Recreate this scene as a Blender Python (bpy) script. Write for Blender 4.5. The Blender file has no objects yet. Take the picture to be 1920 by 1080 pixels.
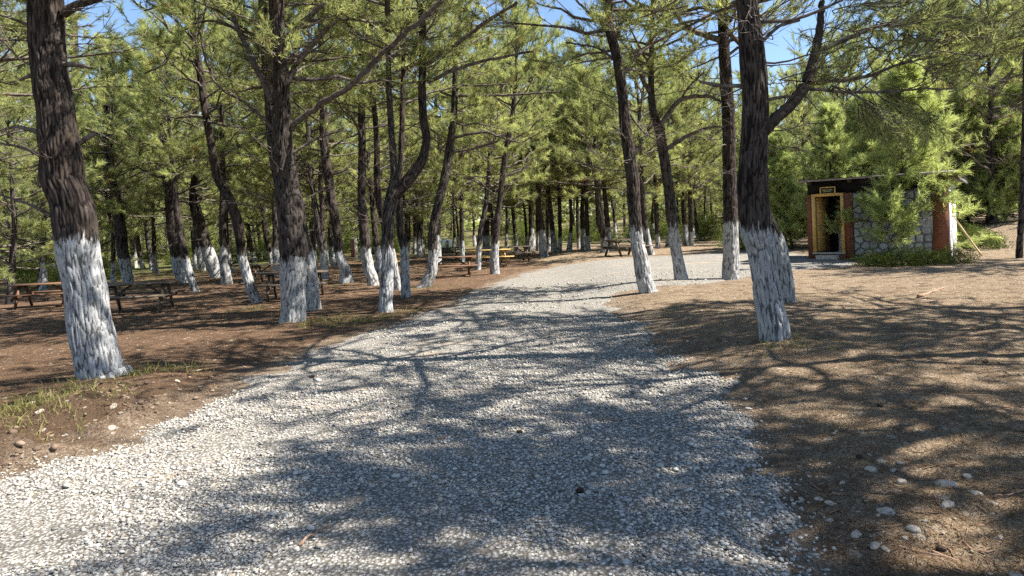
import bpy, math, random
import numpy as np
from mathutils import Matrix, Vector

SC = bpy.context.scene
COL = SC.collection

# ------------------------------------------------------------------ camera
F, ROLL, PX, PY = 1250.0, math.radians(2.0), 960.0, 430.0      # pixels of the 1920 px wide photograph
CAM = np.array((0.0, 0.0, 1.6))
RV = np.array((math.cos(ROLL), 0, -math.sin(ROLL)))
UV = np.array((math.sin(ROLL), 0, math.cos(ROLL)))
FV = np.array((0.0, 1.0, 0.0))
cd = bpy.data.cameras.new('camera'); cam = bpy.data.objects.new('camera', cd); COL.objects.link(cam)
cd.sensor_width = 36.0; cd.lens = 36.0 * F / 1920.0; cd.shift_y = -(540 - PY) / 1920.0
cd.clip_start = 0.05; cd.clip_end = 1500
cam.matrix_world = Matrix(((RV[0], UV[0], 0, CAM[0]), (RV[1], UV[1], -1, CAM[1]), (RV[2], UV[2], 0, CAM[2]), (0, 0, 0, 1)))
SC.camera = cam

# ------------------------------------------------------------------ sky, sun, exposure
SUN_EL = math.radians(52); SUN_H = np.array((0.99, -0.13)); SUN_H /= np.linalg.norm(SUN_H)
w = bpy.data.worlds.new('World'); SC.world = w; w.use_nodes = True
nt = w.node_tree; bg = nt.nodes['Background']
sky = nt.nodes.new('ShaderNodeTexSky'); sky.sky_type = 'NISHITA'; sky.sun_disc = False
sky.sun_elevation = SUN_EL; sky.sun_rotation = math.atan2(SUN_H[0], SUN_H[1])
sky.altitude = 300; sky.air_density = 1.0; sky.dust_density = 0.3; sky.ozone_density = 3.2
nt.links.new(sky.outputs[0], bg.inputs[0]); bg.inputs[1].default_value = 0.075
sl = bpy.data.lights.new('sun', 'SUN'); sun = bpy.data.objects.new('sun', sl); COL.objects.link(sun)
sl.energy = 5.0; sl.angle = math.radians(0.53); sl.color = (1.0, 0.95, 0.87)
sd = Vector((SUN_H[0] * math.cos(SUN_EL), SUN_H[1] * math.cos(SUN_EL), math.sin(SUN_EL)))
sun.rotation_euler = sd.to_track_quat('Z', 'Y').to_euler(); sun.location = (20, 10, 40)
vs = SC.view_settings; vs.view_transform = 'Standard'; vs.look = 'None'; vs.gamma = 1; vs.exposure = 1.65
SC.render.engine = 'CYCLES'
cy = SC.cycles; cy.max_bounces = 6; cy.diffuse_bounces = 4; cy.glossy_bounces = 2; cy.transmission_bounces = 4
cy.transparent_max_bounces = 4; cy.sample_clamp_indirect = 4; cy.use_denoising = False
cy.caustics_reflective = False; cy.caustics_refractive = False

# ------------------------------------------------------------------ numeric helpers
def hash3(a, b, c, seed=0):
    a = a.astype(np.int64); b = b.astype(np.int64); c = c.astype(np.int64)
    h = (a * 374761393 + b * 668265263 + c * 2147483647 * 3 + seed * 974711) & 0xFFFFFFFF
    h = ((h ^ (h >> 13)) * 1274126177) & 0xFFFFFFFF
    h = ((h ^ (h >> 16)) * 2246822519) & 0xFFFFFFFF
    return ((h ^ (h >> 15)) & 0xFFFFFF) / float(0xFFFFFF)

def vnoise(x, y, z, seed=0):
    x, y, z = np.broadcast_arrays(np.asarray(x, float), np.asarray(y, float), np.asarray(z, float))
    xi, yi, zi = np.floor(x), np.floor(y), np.floor(z)
    fx, fy, fz = x - xi, y - yi, z - zi
    fx, fy, fz = [t * t * (3 - 2 * t) for t in (fx, fy, fz)]
    r = 0
    for i in (0, 1):
        for j in (0, 1):
            for k in (0, 1):
                wgt = (fx if i else 1 - fx) * (fy if j else 1 - fy) * (fz if k else 1 - fz)
                r = r + wgt * hash3(xi + i, yi + j, zi + k, seed)
    return r * 2 - 1

def fbm(x, y, z=0.0, seed=0, o=4):
    r, a, f = 0, 0.5, 1.0
    for i in range(o):
        r = r + a * vnoise(np.asarray(x) * f, np.asarray(y) * f, np.asarray(z) * f, seed + i); a *= .5; f *= 2.03
    return r

def sstep(a, b, x):
    t = np.clip((x - a) / (b - a), 0, 1); return t * t * (3 - 2 * t)

def vor2(u, v, nu, seed):
    iu, iv = np.floor(u), np.floor(v)
    f1 = np.full(u.shape, 9.0); f2 = np.full(u.shape, 9.0)
    for du in (-1, 0, 1):
        for dv in (-1, 0, 1):
            cu, cv = iu + du, iv + dv
            hu = np.mod(cu, nu)
            jx = hash3(hu, cv, hu * 0, seed); jy = hash3(hu, cv, hu * 0 + 7, seed)
            d = np.hypot(cu + jx - u, cv + jy - v)
            n2 = np.where(d < f1, f1, np.minimum(f2, d)); f1 = np.minimum(f1, d); f2 = n2
    return f2 - f1

# ------------------------------------------------------------------ terrain and pixel -> world
def base_z(x, y):
    x = np.asarray(x, float); y = np.asarray(y, float)
    z = 0.024 * np.minimum(x, 0) + 0.22 * sstep(1.0, 3.6, x) + 0.02 * np.maximum(x - 6, 0) * sstep(8, 14, y)
    z = z + 0.22 * np.exp(-(((x + 4.7) / 1.9) ** 2 + ((y - 6.3) / 2.4) ** 2))
    z = z + 0.7 * sstep(15.5, 20, x) * sstep(19, 26, y)
    z = z + 2.5 * sstep(60, 120, y)
    return z

def ray(u, v):
    return FV + RV * ((u - PX) / F) + UV * (-(v - PY) / F)

def at(u, v, D):
    return CAM + ray(u, v) * D

def ground_hit(u, v):
    r = ray(u, v); D = 1.6 / max(-r[2], 1e-3)
    lo, hi = 0.5, 150.0
    for D in np.geomspace(1.0, 150, 500):
        p = CAM + r * D
        if p[2] < base_z(p[0], p[1]): hi = D; break
        lo = D
    for _ in range(30):
        m = (lo + hi) / 2; p = CAM + r * m
        if p[2] < base_z(p[0], p[1]): hi = m
        else: lo = m
    return CAM + r * hi

ROAD_PX_L = [(0, 900), (170, 850), (330, 785), (420, 735), (500, 695), (620, 645), (760, 603), (850, 570), (900, 545), (965, 518), (1010, 505)]
ROAD_PX_F = [(1050, 499), (1110, 490), (1190, 483), (1350, 474), (1460, 470), (1512, 478), (1600, 490), (1630, 496)]
ROAD_PX_R = [(1520, 503), (1400, 520), (1330, 532), (1240, 536), (1165, 548), (1150, 570), (1190, 600), (1260, 650), (1330, 705), (1395, 770), (1440, 850), (1490, 950), (1550, 1080)]
ROAD = [(-14, -4), (-8, 1.2), (-5.2, 3.4)] + [tuple(ground_hit(*p)[:2]) for p in ROAD_PX_L + ROAD_PX_F + ROAD_PX_R] + [(1.25, 1.5), (0.8, -4)]
ROAD = np.array(ROAD)

def road_sd(x, y):
    """signed distance to the gravel's edge, positive on the gravel"""
    x = np.asarray(x, float); y = np.asarray(y, float)
    d = np.full(x.shape, 1e9); ins = np.zeros(x.shape, bool)
    n = len(ROAD)
    for i in range(n):
        ax, ay = ROAD[i]; bx, by = ROAD[(i + 1) % n]
        ex, ey = bx - ax, by - ay
        t = np.clip(((x - ax) * ex + (y - ay) * ey) / (ex * ex + ey * ey), 0, 1)
        d = np.minimum(d, np.hypot(x - ax - t * ex, y - ay - t * ey))
        c = ((ay > y) != (by > y)) & (x < (bx - ax) * (y - ay) / (by - ay + 1e-12) + ax)
        ins ^= c
    return np.where(ins, d, -d)

def clod_mask(x, y, s):
    """strip of turned-up soil along the left edge of the gravel"""
    return sstep(-1.9, -0.9, s) * (1 - sstep(-.35, -.05, s)) * (1 - sstep(-1.5, -.5, x)) * (1 - sstep(6.2, 8.0, y))

def terrain(x, y, s=None):
    x = np.asarray(x, float); y = np.asarray(y, float)
    if s is None: s = road_sd(x, y)
    off = 1 - sstep(-0.5, 0.15, s)
    z = base_z(x, y) + off * (0.035 * fbm(x * 1.1, y * 1.1, 3.3, 5, 3) + 0.04 * fbm(x * 4, y * 4, 1.1, 9, 3))
    z = z + clod_mask(x, y, s) * (0.05 + 0.24 * np.maximum(fbm(x * 3.0, y * 3.0, 0.7, 21, 4), -.12))
    return z

def tz(x, y):
    return float(terrain(np.array([x]), np.array([y]))[0])

# ------------------------------------------------------------------ object helpers
def mesh_np(name, V, T=None, Q=None, attrs=None, smooth=False, mat=None):
    me = bpy.data.meshes.new(name)
    V = np.ascontiguousarray(V, dtype=np.float32)
    loops, starts, tot = [], [], 0
    if Q is not None and len(Q):
        Q = np.asarray(Q, np.int32); loops.append(Q.ravel()); starts.append(np.arange(len(Q)) * 4); tot = len(Q) * 4
    if T is not None and len(T):
        T = np.asarray(T, np.int32); loops.append(T.ravel()); starts.append(tot + np.arange(len(T)) * 3)
    L = np.concatenate(loops).astype(np.int32); S = np.concatenate(starts).astype(np.int32)
    me.vertices.add(len(V)); me.vertices.foreach_set('co', V.ravel())
    me.loops.add(len(L)); me.loops.foreach_set('vertex_index', L)
    me.polygons.add(len(S)); me.polygons.foreach_set('loop_start', S)
    if smooth: me.polygons.foreach_set('use_smooth', np.ones(len(S), bool))
    for k, a in (attrs or {}).items():
        a = np.ascontiguousarray(a, dtype=np.float32)
        if a.ndim == 2:
            c = np.ones((len(a), 4), np.float32); c[:, :3] = a
            me.attributes.new(k, 'FLOAT_COLOR', 'POINT').data.foreach_set('color', c.ravel())
        else:
            me.attributes.new(k, 'FLOAT', 'POINT').data.foreach_set('value', a)
    me.update(calc_edges=True)
    if mat: me.materials.append(mat)
    return me

def link(name, me, parent=None, loc=None):
    o = bpy.data.objects.new(name, me); COL.objects.link(o)
    if parent is not None: o.parent = parent
    if loc is not None: o.location = loc
    return o

def tag(o, label=None, cat=None, group=None, kind=None):
    if label: o['label'] = label
    if cat: o['category'] = cat
    if group: o['group'] = group
    if kind: o['kind'] = kind
    return o

def empty(name, loc, rz=0.0, label=None, cat=None, group=None):
    o = bpy.data.objects.new(name, None); COL.objects.link(o); o.location = loc; o.rotation_euler = (0, 0, rz)
    o.empty_display_size = 0.2
    return tag(o, label, cat, group)

def catmull(P, n):
    P = np.asarray(P, float); m = len(P)
    if m == 2: return P[0] + (P[1] - P[0]) * np.linspace(0, 1, n)[:, None]
    E = np.vstack([2 * P[0] - P[1], P, 2 * P[-1] - P[-2]])
    t = np.linspace(0, m - 1 - 1e-9, n); i = t.astype(int); f = (t - i)[:, None]
    a, b, c, d = E[i], E[i + 1], E[i + 2], E[i + 3]
    return .5 * (2 * b + (c - a) * f + (2 * a - 5 * b + 4 * c - d) * f ** 2 + (3 * b - a - 3 * c + d) * f ** 3)

def unit(a):
    return a / np.maximum(np.linalg.norm(a, axis=-1, keepdims=True), 1e-9)

def tubes(P, R, k=4):
    """many tubes at once: P (M,n,3), R (M,n) -> verts, quads"""
    M, n, _ = P.shape
    t = unit(np.gradient(P, axis=1))
    ref = np.where(np.abs(t[..., 2:3]) > .9, np.array((1., 0, 0)), np.array((0, 0, 1.)))
    u = unit(np.cross(t, ref)); v = np.cross(t, u)
    a = np.arange(k) * 2 * np.pi / k
    V = P[:, :, None] + R[:, :, None, None] * (np.cos(a)[:, None] * u[:, :, None] + np.sin(a)[:, None] * v[:, :, None])
    idx = np.arange(M * n * k).reshape(M, n, k)
    A = idx[:, :-1]; B = idx[:, 1:]
    Q = np.stack([A, np.roll(A, -1, 2), np.roll(B, -1, 2), B], -1).reshape(-1, 4)
    return V.reshape(-1, 3), Q

class Acc:
    """collects vertices and faces for one mesh"""
    def __init__(s): s.V, s.T, s.Q, s.n = [], [], [], 0
    def add(s, V, T=None, Q=None):
        V = np.asarray(V, float).reshape(-1, 3)
        if T is not None and len(T): s.T.append(np.asarray(T) + s.n)
        if Q is not None and len(Q): s.Q.append(np.asarray(Q) + s.n)
        s.V.append(V); s.n += len(V)
    def box(s, c, d, rot=None, taper=None):
        c = np.array(c, float); d = np.array(d, float) / 2
        v = np.array([(x, y, z) for x in (-1, 1) for y in (-1, 1) for z in (-1, 1)], float) * d
        if rot is not None: v = v @ np.array(rot).T
        s.add(v + c, Q=[(0, 1, 3, 2), (4, 6, 7, 5), (0, 4, 5, 1), (2, 3, 7, 6), (0, 2, 6, 4), (1, 5, 7, 3)])
    def tube(s, pts, r, k=8, cap=True):
        P = np.asarray(pts, float)[None]; R = np.broadcast_to(np.asarray(r, float), (P.shape[1],))[None]
        V, Q = tubes(P, R, k); n = P.shape[1]
        T = []
        if cap:
            T = [(0, j + 1, j) for j in range(1, k - 1)] + [((n - 1) * k, (n - 1) * k + j, (n - 1) * k + j + 1) for j in range(1, k - 1)]
        s.add(V, T=T, Q=Q)
    def lathe(s, prof, c=(0, 0, 0), k=16, sx=1, sy=1):
        prof = np.asarray(prof, float); a = np.arange(k) * 2 * np.pi / k; n = len(prof)
        V = np.stack([prof[:, 0:1] * np.cos(a) * sx + c[0], prof[:, 0:1] * np.sin(a) * sy + c[1], np.repeat(prof[:, 1:2], k, 1) + c[2]], -1)
        i = np.arange(n * k).reshape(n, k); A, B = i[:-1], i[1:]
        Q = np.stack([A, np.roll(A, -1, 1), np.roll(B, -1, 1), B], -1).reshape(-1, 4)
        s.add(V, Q=Q)
    def mesh(s, name, mat, smooth=False, attrs=None):
        return mesh_np(name, np.concatenate(s.V), np.concatenate(s.T) if s.T else None, np.concatenate(s.Q) if s.Q else None, attrs, smooth, mat)

def bevel(o, wd=.01, seg=2):
    m = o.modifiers.new('bevel', 'BEVEL'); m.width = wd; m.segments = seg; m.limit_method = 'ANGLE'; m.angle_limit = math.radians(40)
    return o

# ------------------------------------------------------------------ materials
class N:
    def __init__(s, name):
        s.m = bpy.data.materials.new(name); s.m.use_nodes = True; s.t = s.m.node_tree; s.t.nodes.clear()
        s.out = s.t.nodes.new('ShaderNodeOutputMaterial')
    def new(s, typ, **kw):
        n = s.t.nodes.new('ShaderNode' + typ)
        for k, v in kw.items(): setattr(n, k, v)
        return n
    def set(s, sock, v):
        if isinstance(v, bpy.types.NodeSocket): s.t.links.new(v, sock)
        elif isinstance(v, (tuple, list)) and len(v) == 3 and sock.type == 'RGBA': sock.default_value = (*v, 1)
        else: sock.default_value = v
    def coord(s, which='Object', scale=(1, 1, 1)):
        c = s.new('TexCoord'); m = s.new('Mapping'); s.set(m.inputs[0], c.outputs[which]); m.inputs['Scale'].default_value = scale
        return m.outputs[0]
    def pos(s, scale=(1, 1, 1)):
        g = s.new('NewGeometry'); m = s.new('Mapping'); s.set(m.inputs[0], g.outputs['Position']); m.inputs['Scale'].default_value = scale
        return m.outputs[0]
    def noise(s, vec, scale, detail=4, rough=.55, dist=0.0):
        n = s.new('TexNoise'); s.set(n.inputs['Vector'], vec); n.inputs['Scale'].default_value = scale
        n.inputs['Detail'].default_value = detail; n.inputs['Roughness'].default_value = rough; n.inputs['Distortion'].default_value = dist
        return n.outputs['Fac']
    def vor(s, vec, scale, feature='F1', out='Distance', rnd=1.0):
        n = s.new('TexVoronoi', feature=feature); s.set(n.inputs['Vector'], vec); n.inputs['Scale'].default_value = scale
        n.inputs['Randomness'].default_value = rnd
        return n.outputs[out]
    def attr(s, name, out='Fac'):
        n = s.new('Attribute'); n.attribute_name = name; return n.outputs[out]
    def ramp(s, fac, stops, interp='LINEAR'):
        n = s.new('ValToRGB'); n.color_ramp.interpolation = interp; e = n.color_ramp.elements
        while len(e) < len(stops): e.new(.5)
        for i, (p, c) in enumerate(stops):
            e[i].position = p; e[i].color = (*c, 1) if isinstance(c, (tuple, list)) else (c, c, c, 1)
        s.set(n.inputs[0], fac); return n.outputs[0]
    def math(s, op, a, b=0.0, c=0.0, clamp=False):
        n = s.new('Math', operation=op, use_clamp=clamp); s.set(n.inputs[0], a); s.set(n.inputs[1], b); s.set(n.inputs[2], c); return n.outputs[0]
    def mix(s, fac, a, b, mode='MIX'):
        n = s.new('Mix', data_type='RGBA', blend_type=mode); s.set(n.inputs[0], fac); s.set(n.inputs[6], a); s.set(n.inputs[7], b); return n.outputs[2]
    def bump(s, h, strength=.5, dist=.02, nrm=None):
        n = s.new('Bump'); n.inputs['Strength'].default_value = strength; n.inputs['Distance'].default_value = dist; s.set(n.inputs['Height'], h)
        if nrm is not None: s.set(n.inputs['Normal'], nrm)
        return n.outputs[0]
    def pbr(s, color, rough=.9, normal=None, metal=0.0, spec=.3):
        p = s.new('BsdfPrincipled'); s.set(p.inputs['Base Color'], color); s.set(p.inputs['Roughness'], rough)
        p.inputs['Metallic'].default_value = metal; p.inputs['Specular IOR Level'].default_value = spec
        if normal is not None: s.set(p.inputs['Normal'], normal)
        s.t.links.new(p.outputs[0], s.out.inputs[0]); return s.m

def mat_bark():
    n = N('pine_bark'); co = n.pos()
    crack = n.attr('crack'); paint = n.attr('paint')
    big = n.noise(co, 2.2, 3); mid = n.noise(n.pos((1, 1, .45)), 16, 5, .65); fine = n.noise(n.pos((1, 1, .35)), 70, 3, .6)
    plate = n.mix(n.ramp(mid, [(.33, 0.0), (.68, 1.0)]), (.017, .013, .011), (.098, .078, .066))
    plate = n.mix(n.ramp(big, [(.42, 0.0), (.70, 1.0)]), plate, (.062, .045, .035))
    plate = n.mix(n.ramp(n.attr('hue'), [(0.0, 0.0), (.5, .15), (1.0, .6)]), plate, n.mix(mid, (.05, .046, .044), (.15, .138, .128)))
    bark = n.mix(n.ramp(crack, [(.05, 0.0), (.6, 1.0)]), (.010, .007, .006), plate)
    wob = n.math('MULTIPLY', n.math('SUBTRACT', n.noise(n.pos((1, 1, .16)), 20, 4, .65), .5), .62)
    line = n.math('ADD', paint, wob)                                  # metres above the paint's edge
    cover = n.ramp(n.math('ADD', n.math('MULTIPLY', line, -9.0), .5, clamp=True), [(.25, 0.0), (.75, 1.0)])
    hold = n.ramp(n.math('ADD', crack, n.math('MULTIPLY', n.math('SUBTRACT', fine, .5), .8)), [(.06, .22), (.42, 1.0)])
    chips = n.ramp(n.noise(n.pos((1, 1, .5)), 30, 5, .7), [(.27, .55), (.40, 1.0)])
    cover = n.math('MULTIPLY', cover, n.math('MULTIPLY', hold, chips))
    white = n.mix(n.ramp(n.noise(co, 9, 5, .65), [(.32, 0.0), (.68, 1.0)]), (.24, .24, .235), (.49, .49, .485))
    col = n.mix(cover, bark, white)
    h = n.math('ADD', n.math('MULTIPLY', crack, .8), n.math('ADD', n.math('MULTIPLY', mid, .7), n.math('MULTIPLY', fine, .35)))
    return n.pbr(n.mix(1.0, col, (.86, .86, .86), 'MULTIPLY'), .92, n.bump(h, .85, .014), spec=.15)

def mat_needles(name, dark, light, dead=(.20, .125, .06)):
    n = N(name); tone = n.attr('tone')
    col = n.ramp(tone, [(0.0, dead), (.035, dead), (.06, dark), (1.0, light)])
    d = n.new('BsdfDiffuse'); n.set(d.inputs[0], col)
    t = n.new('BsdfTranslucent'); n.set(t.inputs[0], n.mix(1.0, col, (1.0, 1.0, .74), 'MULTIPLY'))
    m = n.new('MixShader'); m.inputs[0].default_value = .54
    n.t.links.new(d.outputs[0], m.inputs[1]); n.t.links.new(t.outputs[0], m.inputs[2])
    n.t.links.new(m.outputs[0], n.out.inputs[0]); return n.m

def mat_twig():
    n = N('branch_bark'); co = n.pos()
    c = n.mix(n.ramp(n.noise(co, 14, 3), [(.3, 0.0), (.7, 1.0)]), (.040, .031, .026), (.180, .150, .128))
    return n.pbr(c, .9, n.bump(n.noise(co, 60, 3), .5, .006), spec=.15)

def mat_ground():
    n = N('forest_floor'); co = n.pos()
    tan = n.attr('tan'); soil = n.attr('soil'); dust = n.attr('dust')
    a = n.noise(co, .9, 5, .6); b = n.noise(co, 7, 5, .65); c = n.noise(co, 45, 4, .7)
    needle = n.noise(n.pos((1, .25, 1)), 60, 3, .7, 1.2)
    litter = n.mix(n.ramp(b, [(.32, 0.0), (.66, 1.0)]), (.082, .046, .029), (.235, .145, .088))
    litter = n.mix(n.ramp(a, [(.36, .75), (.56, 0.0)]), litter, (.085, .050, .033))
    litter = n.mix(n.ramp(needle, [(.48, 0.0), (.70, .75)]), litter, (.30, .20, .125))
    tanc = n.mix(n.ramp(b, [(.35, 0.0), (.65, 1.0)]), (.25, .18, .113), (.43, .34, .235))
    tanc = n.mix(n.ramp(c, [(.48, 0.0), (.70, .7)]), tanc, (.49, .41, .305))
    f = n.ramp(n.math('ADD', tan, n.math('MULTIPLY', n.math('SUBTRACT', a, .5), .9)), [(.3, 0.0), (.7, 1.0)])
    col = n.mix(f, litter, tanc)
    col = n.mix(n.math('MULTIPLY', soil, n.ramp(n.noise(co, 5, 4), [(.3, .35), (.6, 1.0)])), col, (.105, .072, .048))
    gr = n.mix(n.ramp(c, [(.4, 0.0), (.62, 1.0)]), (.265, .20, .14), (.385, .325, .255))
    col = n.mix(n.ramp(n.math('ADD', dust, n.math('MULTIPLY', n.math('SUBTRACT', b, .5), .9)), [(.38, 0.0), (.75, .9)]), col, gr)
    col = n.mix(n.ramp(n.vor(co, 55, 'F1', 'Distance'), [(.0, .0), (.3, 0.0), (.6, .5)]), col, (.09, .06, .04))
    for sc_, th, cc in ((17, .86, (.50, .44, .36)), (34, .82, (.44, .37, .28)), (9, .93, (.52, .47, .40))):
        v = n.new('TexVoronoi', feature='F1'); n.set(v.inputs['Vector'], n.pos((1, .8, 1))); v.inputs['Scale'].default_value = sc_
        q = n.new('SeparateColor'); n.set(q.inputs[0], v.outputs['Color'])
        f = n.math('MULTIPLY', n.math('GREATER_THAN', q.outputs[0], th), n.math('LESS_THAN', v.outputs['Distance'], .26))
        col = n.mix(n.math('MULTIPLY', f, .8), col, cc)
    col = n.mix(n.ramp(n.noise(co, 3.1, 5, .65), [(.36, .55), (.50, 0.0)]), col, (.10, .068, .045))
    col = n.mix(n.math('MULTIPLY', n.attr('green'), n.ramp(n.noise(co, .5, 4), [(.35, .2), (.6, 1.0)])), col, n.mix(b, (.07, .09, .025), (.19, .20, .07)))
    h = n.math('ADD', n.math('MULTIPLY', b, .8), n.math('ADD', n.math('MULTIPLY', c, .5), n.math('MULTIPLY', needle, .4)))
    return n.pbr(n.mix(1.0, col, (.90, .88, .86), 'MULTIPLY'), .95, n.bump(h, 1.0, .07), spec=.1)

def mat_road():
    n = N('gravel_bed'); co = n.pos()
    v = n.new('TexVoronoi', feature='F1'); n.set(v.inputs['Vector'], co); v.inputs['Scale'].default_value = 46
    rnd = n.new('SeparateColor'); n.set(rnd.inputs[0], v.outputs['Color'])
    st = n.ramp(rnd.outputs[0], [(0.0, (.23, .22, .205)), (.35, (.33, .315, .29)), (.65, (.43, .41, .375)), (1.0, (.54, .51, .465))])
    dirt = n.mix(n.noise(co, 40, 3), (.27, .21, .155), (.37, .31, .24))
    edge = n.ramp(v.outputs['Distance'], [(.28, 0.0), (.62, 1.0)])
    col = n.mix(edge, st, (.135, .12, .10))
    bare = n.ramp(n.noise(n.pos((.8, 1, 1)), 1.4, 5, .62), [(.56, 0.0), (.66, .8)])
    col = n.mix(bare, col, dirt)
    h = n.math('SUBTRACT', 1.0, v.outputs['Distance'])
    return n.pbr(n.mix(1.0, col, (.87, .87, .86), 'MULTIPLY'), .9, n.bump(h, .7, .02), spec=.2)

def mat_pebble():
    n = N('pebble_stone'); c = n.attr('tint', 'Color')
    sp = n.ramp(n.noise(n.pos(), 160, 3), [(.3, .78), (.7, 1.08)])
    return n.pbr(n.mix(1.0, c, sp, 'MULTIPLY'), .8, n.bump(n.noise(n.pos(), 90, 3), .3, .006), spec=.3)

def mat_rock():
    n = N('field_stone'); co = n.coord()
    c = n.mix(n.ramp(n.noise(co, 3, 5, .65), [(.3, 0.0), (.7, 1.0)]), (.25, .205, .155), (.47, .415, .345))
    c = n.mix(n.ramp(n.noise(n.pos(), 30, 4, .7), [(.45, 0.0), (.7, .6)]), c, (.20, .15, .11))
    return n.pbr(c, .9, n.bump(n.noise(n.pos(), 22, 5), .6, .02), spec=.15)

def mat_wall_stone():
    n = N('rubble_stone'); oi = n.new('ObjectInfo')
    c = n.ramp(oi.outputs['Random'], [(0.0, (.17, .185, .21)), (.5, (.27, .285, .31)), (1.0, (.38, .39, .41))])
    c = n.mix(n.ramp(n.noise(n.pos(), 11, 5, .7), [(.35, 0.0), (.7, .6)]), c, (.48, .48, .48))
    return n.pbr(c, .9, n.bump(n.noise(n.pos(), 20, 5), .7, .02), spec=.15)

def mat_simple(name, a, b, scale=8, rough=.85, bs=.3, bd=.01, stretch=(1, 1, 1), metal=0.0, spec=.2):
    n = N(name); co = n.coord(scale=stretch); f = n.noise(co, scale, 5, .6)
    return n.pbr(n.mix(n.ramp(f, [(.3, 0.0), (.7, 1.0)]), a, b), rough, n.bump(f, bs, bd), metal, spec)

def mat_brick():
    n = N('red_brick'); co = n.coord('Object')
    sw = n.new('SeparateXYZ'); n.set(sw.inputs[0], co); cb = n.new('CombineXYZ')
    n.set(cb.inputs[0], n.math('ADD', sw.outputs[0], sw.outputs[1])); n.set(cb.inputs[1], sw.outputs[2])
    b = n.new('TexBrick'); n.set(b.inputs['Vector'], cb.outputs[0])
    b.inputs['Color1'].default_value = (.25, .092, .054, 1); b.inputs['Color2'].default_value = (.18, .066, .042, 1); b.inputs['Mortar'].default_value = (.24, .15, .11, 1)
    b.inputs['Scale'].default_value = 1; b.inputs['Mortar Size'].default_value = .008; b.inputs['Brick Width'].default_value = .20; b.inputs['Row Height'].default_value = .095
    c = n.mix(n.ramp(n.noise(n.pos(), 12, 4), [(.4, 0.0), (.75, .5)]), b.outputs[0], (.20, .06, .035))
    h = n.math('SUBTRACT', 1.0, b.outputs['Fac'])
    return n.pbr(c, .9, n.bump(h, .7, .012), spec=.15)

M = dict(
    bark=mat_bark(), twig=mat_twig(), ground=mat_ground(), road=mat_road(), pebble=mat_pebble(), rock=mat_rock(), wstone=mat_wall_stone(), brick=mat_brick(),
    needle=mat_needles('pine_needles', (.175, .200, .088), (.600, .635, .275)),
    young=mat_needles('young_pine_needles', (.320, .370, .150), (.640, .700, .300)),
    leaf=mat_needles('shrub_leaves', (.075, .105, .030), (.230, .270, .075), (.06, .10, .02)),
    darkleaf=mat_needles('dark_shrub_leaves', (.035, .055, .018), (.13, .15, .045), (.05, .06, .02)),
    grass=mat_needles('grass_blades', (.13, .14, .045), (.36, .32, .14), (.34, .27, .14)),
    litter=mat_needles('dry_needles', (.13, .08, .046), (.34, .24, .145), (.10, .06, .035)),
    table_dark=mat_simple('weathered_wood', (.060, .046, .035), (.14, .11, .082), 10, .8, .4, .006, (1, 8, 8)),
    table_red=mat_simple('stained_wood', (.10, .052, .030), (.18, .10, .060), 10, .75, .4, .006, (1, 8, 8)),
    table_yellow=mat_simple('new_wood', (.46, .29, .10), (.62, .42, .17), 10, .7, .3, .006, (1, 8, 8)),
    doorwood=mat_simple('varnished_pine', (.60, .35, .10), (.76, .49, .17), 6, .5, .2, .004, (8, 8, 1), spec=.35),
    black=mat_simple('near_black', (.008, .007, .007), (.016, .014, .013), 12, .8, .3, .006),
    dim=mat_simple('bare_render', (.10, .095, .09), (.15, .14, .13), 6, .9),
    mortar=mat_simple('dark_mortar', (.11, .11, .115), (.19, .19, .195), 25, .95, .6, .012),
    conc=mat_simple('concrete', (.34, .31, .27), (.50, .47, .42), 14, .9, .5, .008),
    whitewall=mat_simple('whitewash', (.58, .57, .56), (.80, .79, .78), 7, .9, .6, .02),
    tin=mat_simple('roof_sheet', (.22, .18, .16), (.34, .30, .28), 9, .55, .2, .004, metal=.0, spec=.4),
    steel=mat_simple('polished_steel', (.62, .66, .70), (.78, .80, .82), 3, .22, .15, .01, metal=1.0),
    porcelain=mat_simple('porcelain', (.62, .62, .60), (.70, .70, .68), 4, .25, .05, .002, spec=.5),
    pole=mat_simple('peeled_pole', (.42, .31, .15), (.60, .46, .25), 18, .8, .3, .004),
    post=mat_simple('white_post_paint', (.60, .60, .58), (.80, .80, .78), 15, .7, .2, .004),
    redboard=mat_simple('faded_red_board', (.22, .09, .08), (.36, .18, .16), 10, .8, .2, .004),
    bin=mat_simple('dark_bin', (.018, .02, .02), (.035, .036, .036), 10, .6, .2, .004),
    sign=mat_simple('sign_plate', (.02, .03, .022), (.035, .05, .034), 20, .5, .1, .002),
    gold=mat_simple('sign_lettering', (.40, .36, .16), (.50, .46, .24), 20, .5, .1, .002),
    cone=mat_simple('pine_cone_scale', (.045, .030, .022), (.10, .066, .045), 40, .85, .8, .01),
    stick=mat_simple('dead_wood', (.16, .095, .06), (.33, .22, .15), 20, .9, .4, .004),
)

# ------------------------------------------------------------------ ground sheet
def axis(lo, hi, c0, c1, fine, grow):
    a = list(np.arange(c0, c1 + fine / 2, fine)); s = fine
    while a[-1] < hi: s *= grow; a.append(a[-1] + s)
    b = []; x = c0; s = fine
    while x > lo: s *= grow; x -= s; b.append(x)
    return np.array(b[::-1] + a)

def grid(xs, ys):
    X, Y = np.meshgrid(xs, ys); i = np.arange(X.size).reshape(X.shape)
    Q = np.stack([i[:-1, :-1], i[:-1, 1:], i[1:, 1:], i[1:, :-1]], -1).reshape(-1, 4)
    return X.ravel(), Y.ravel(), Q

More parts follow.
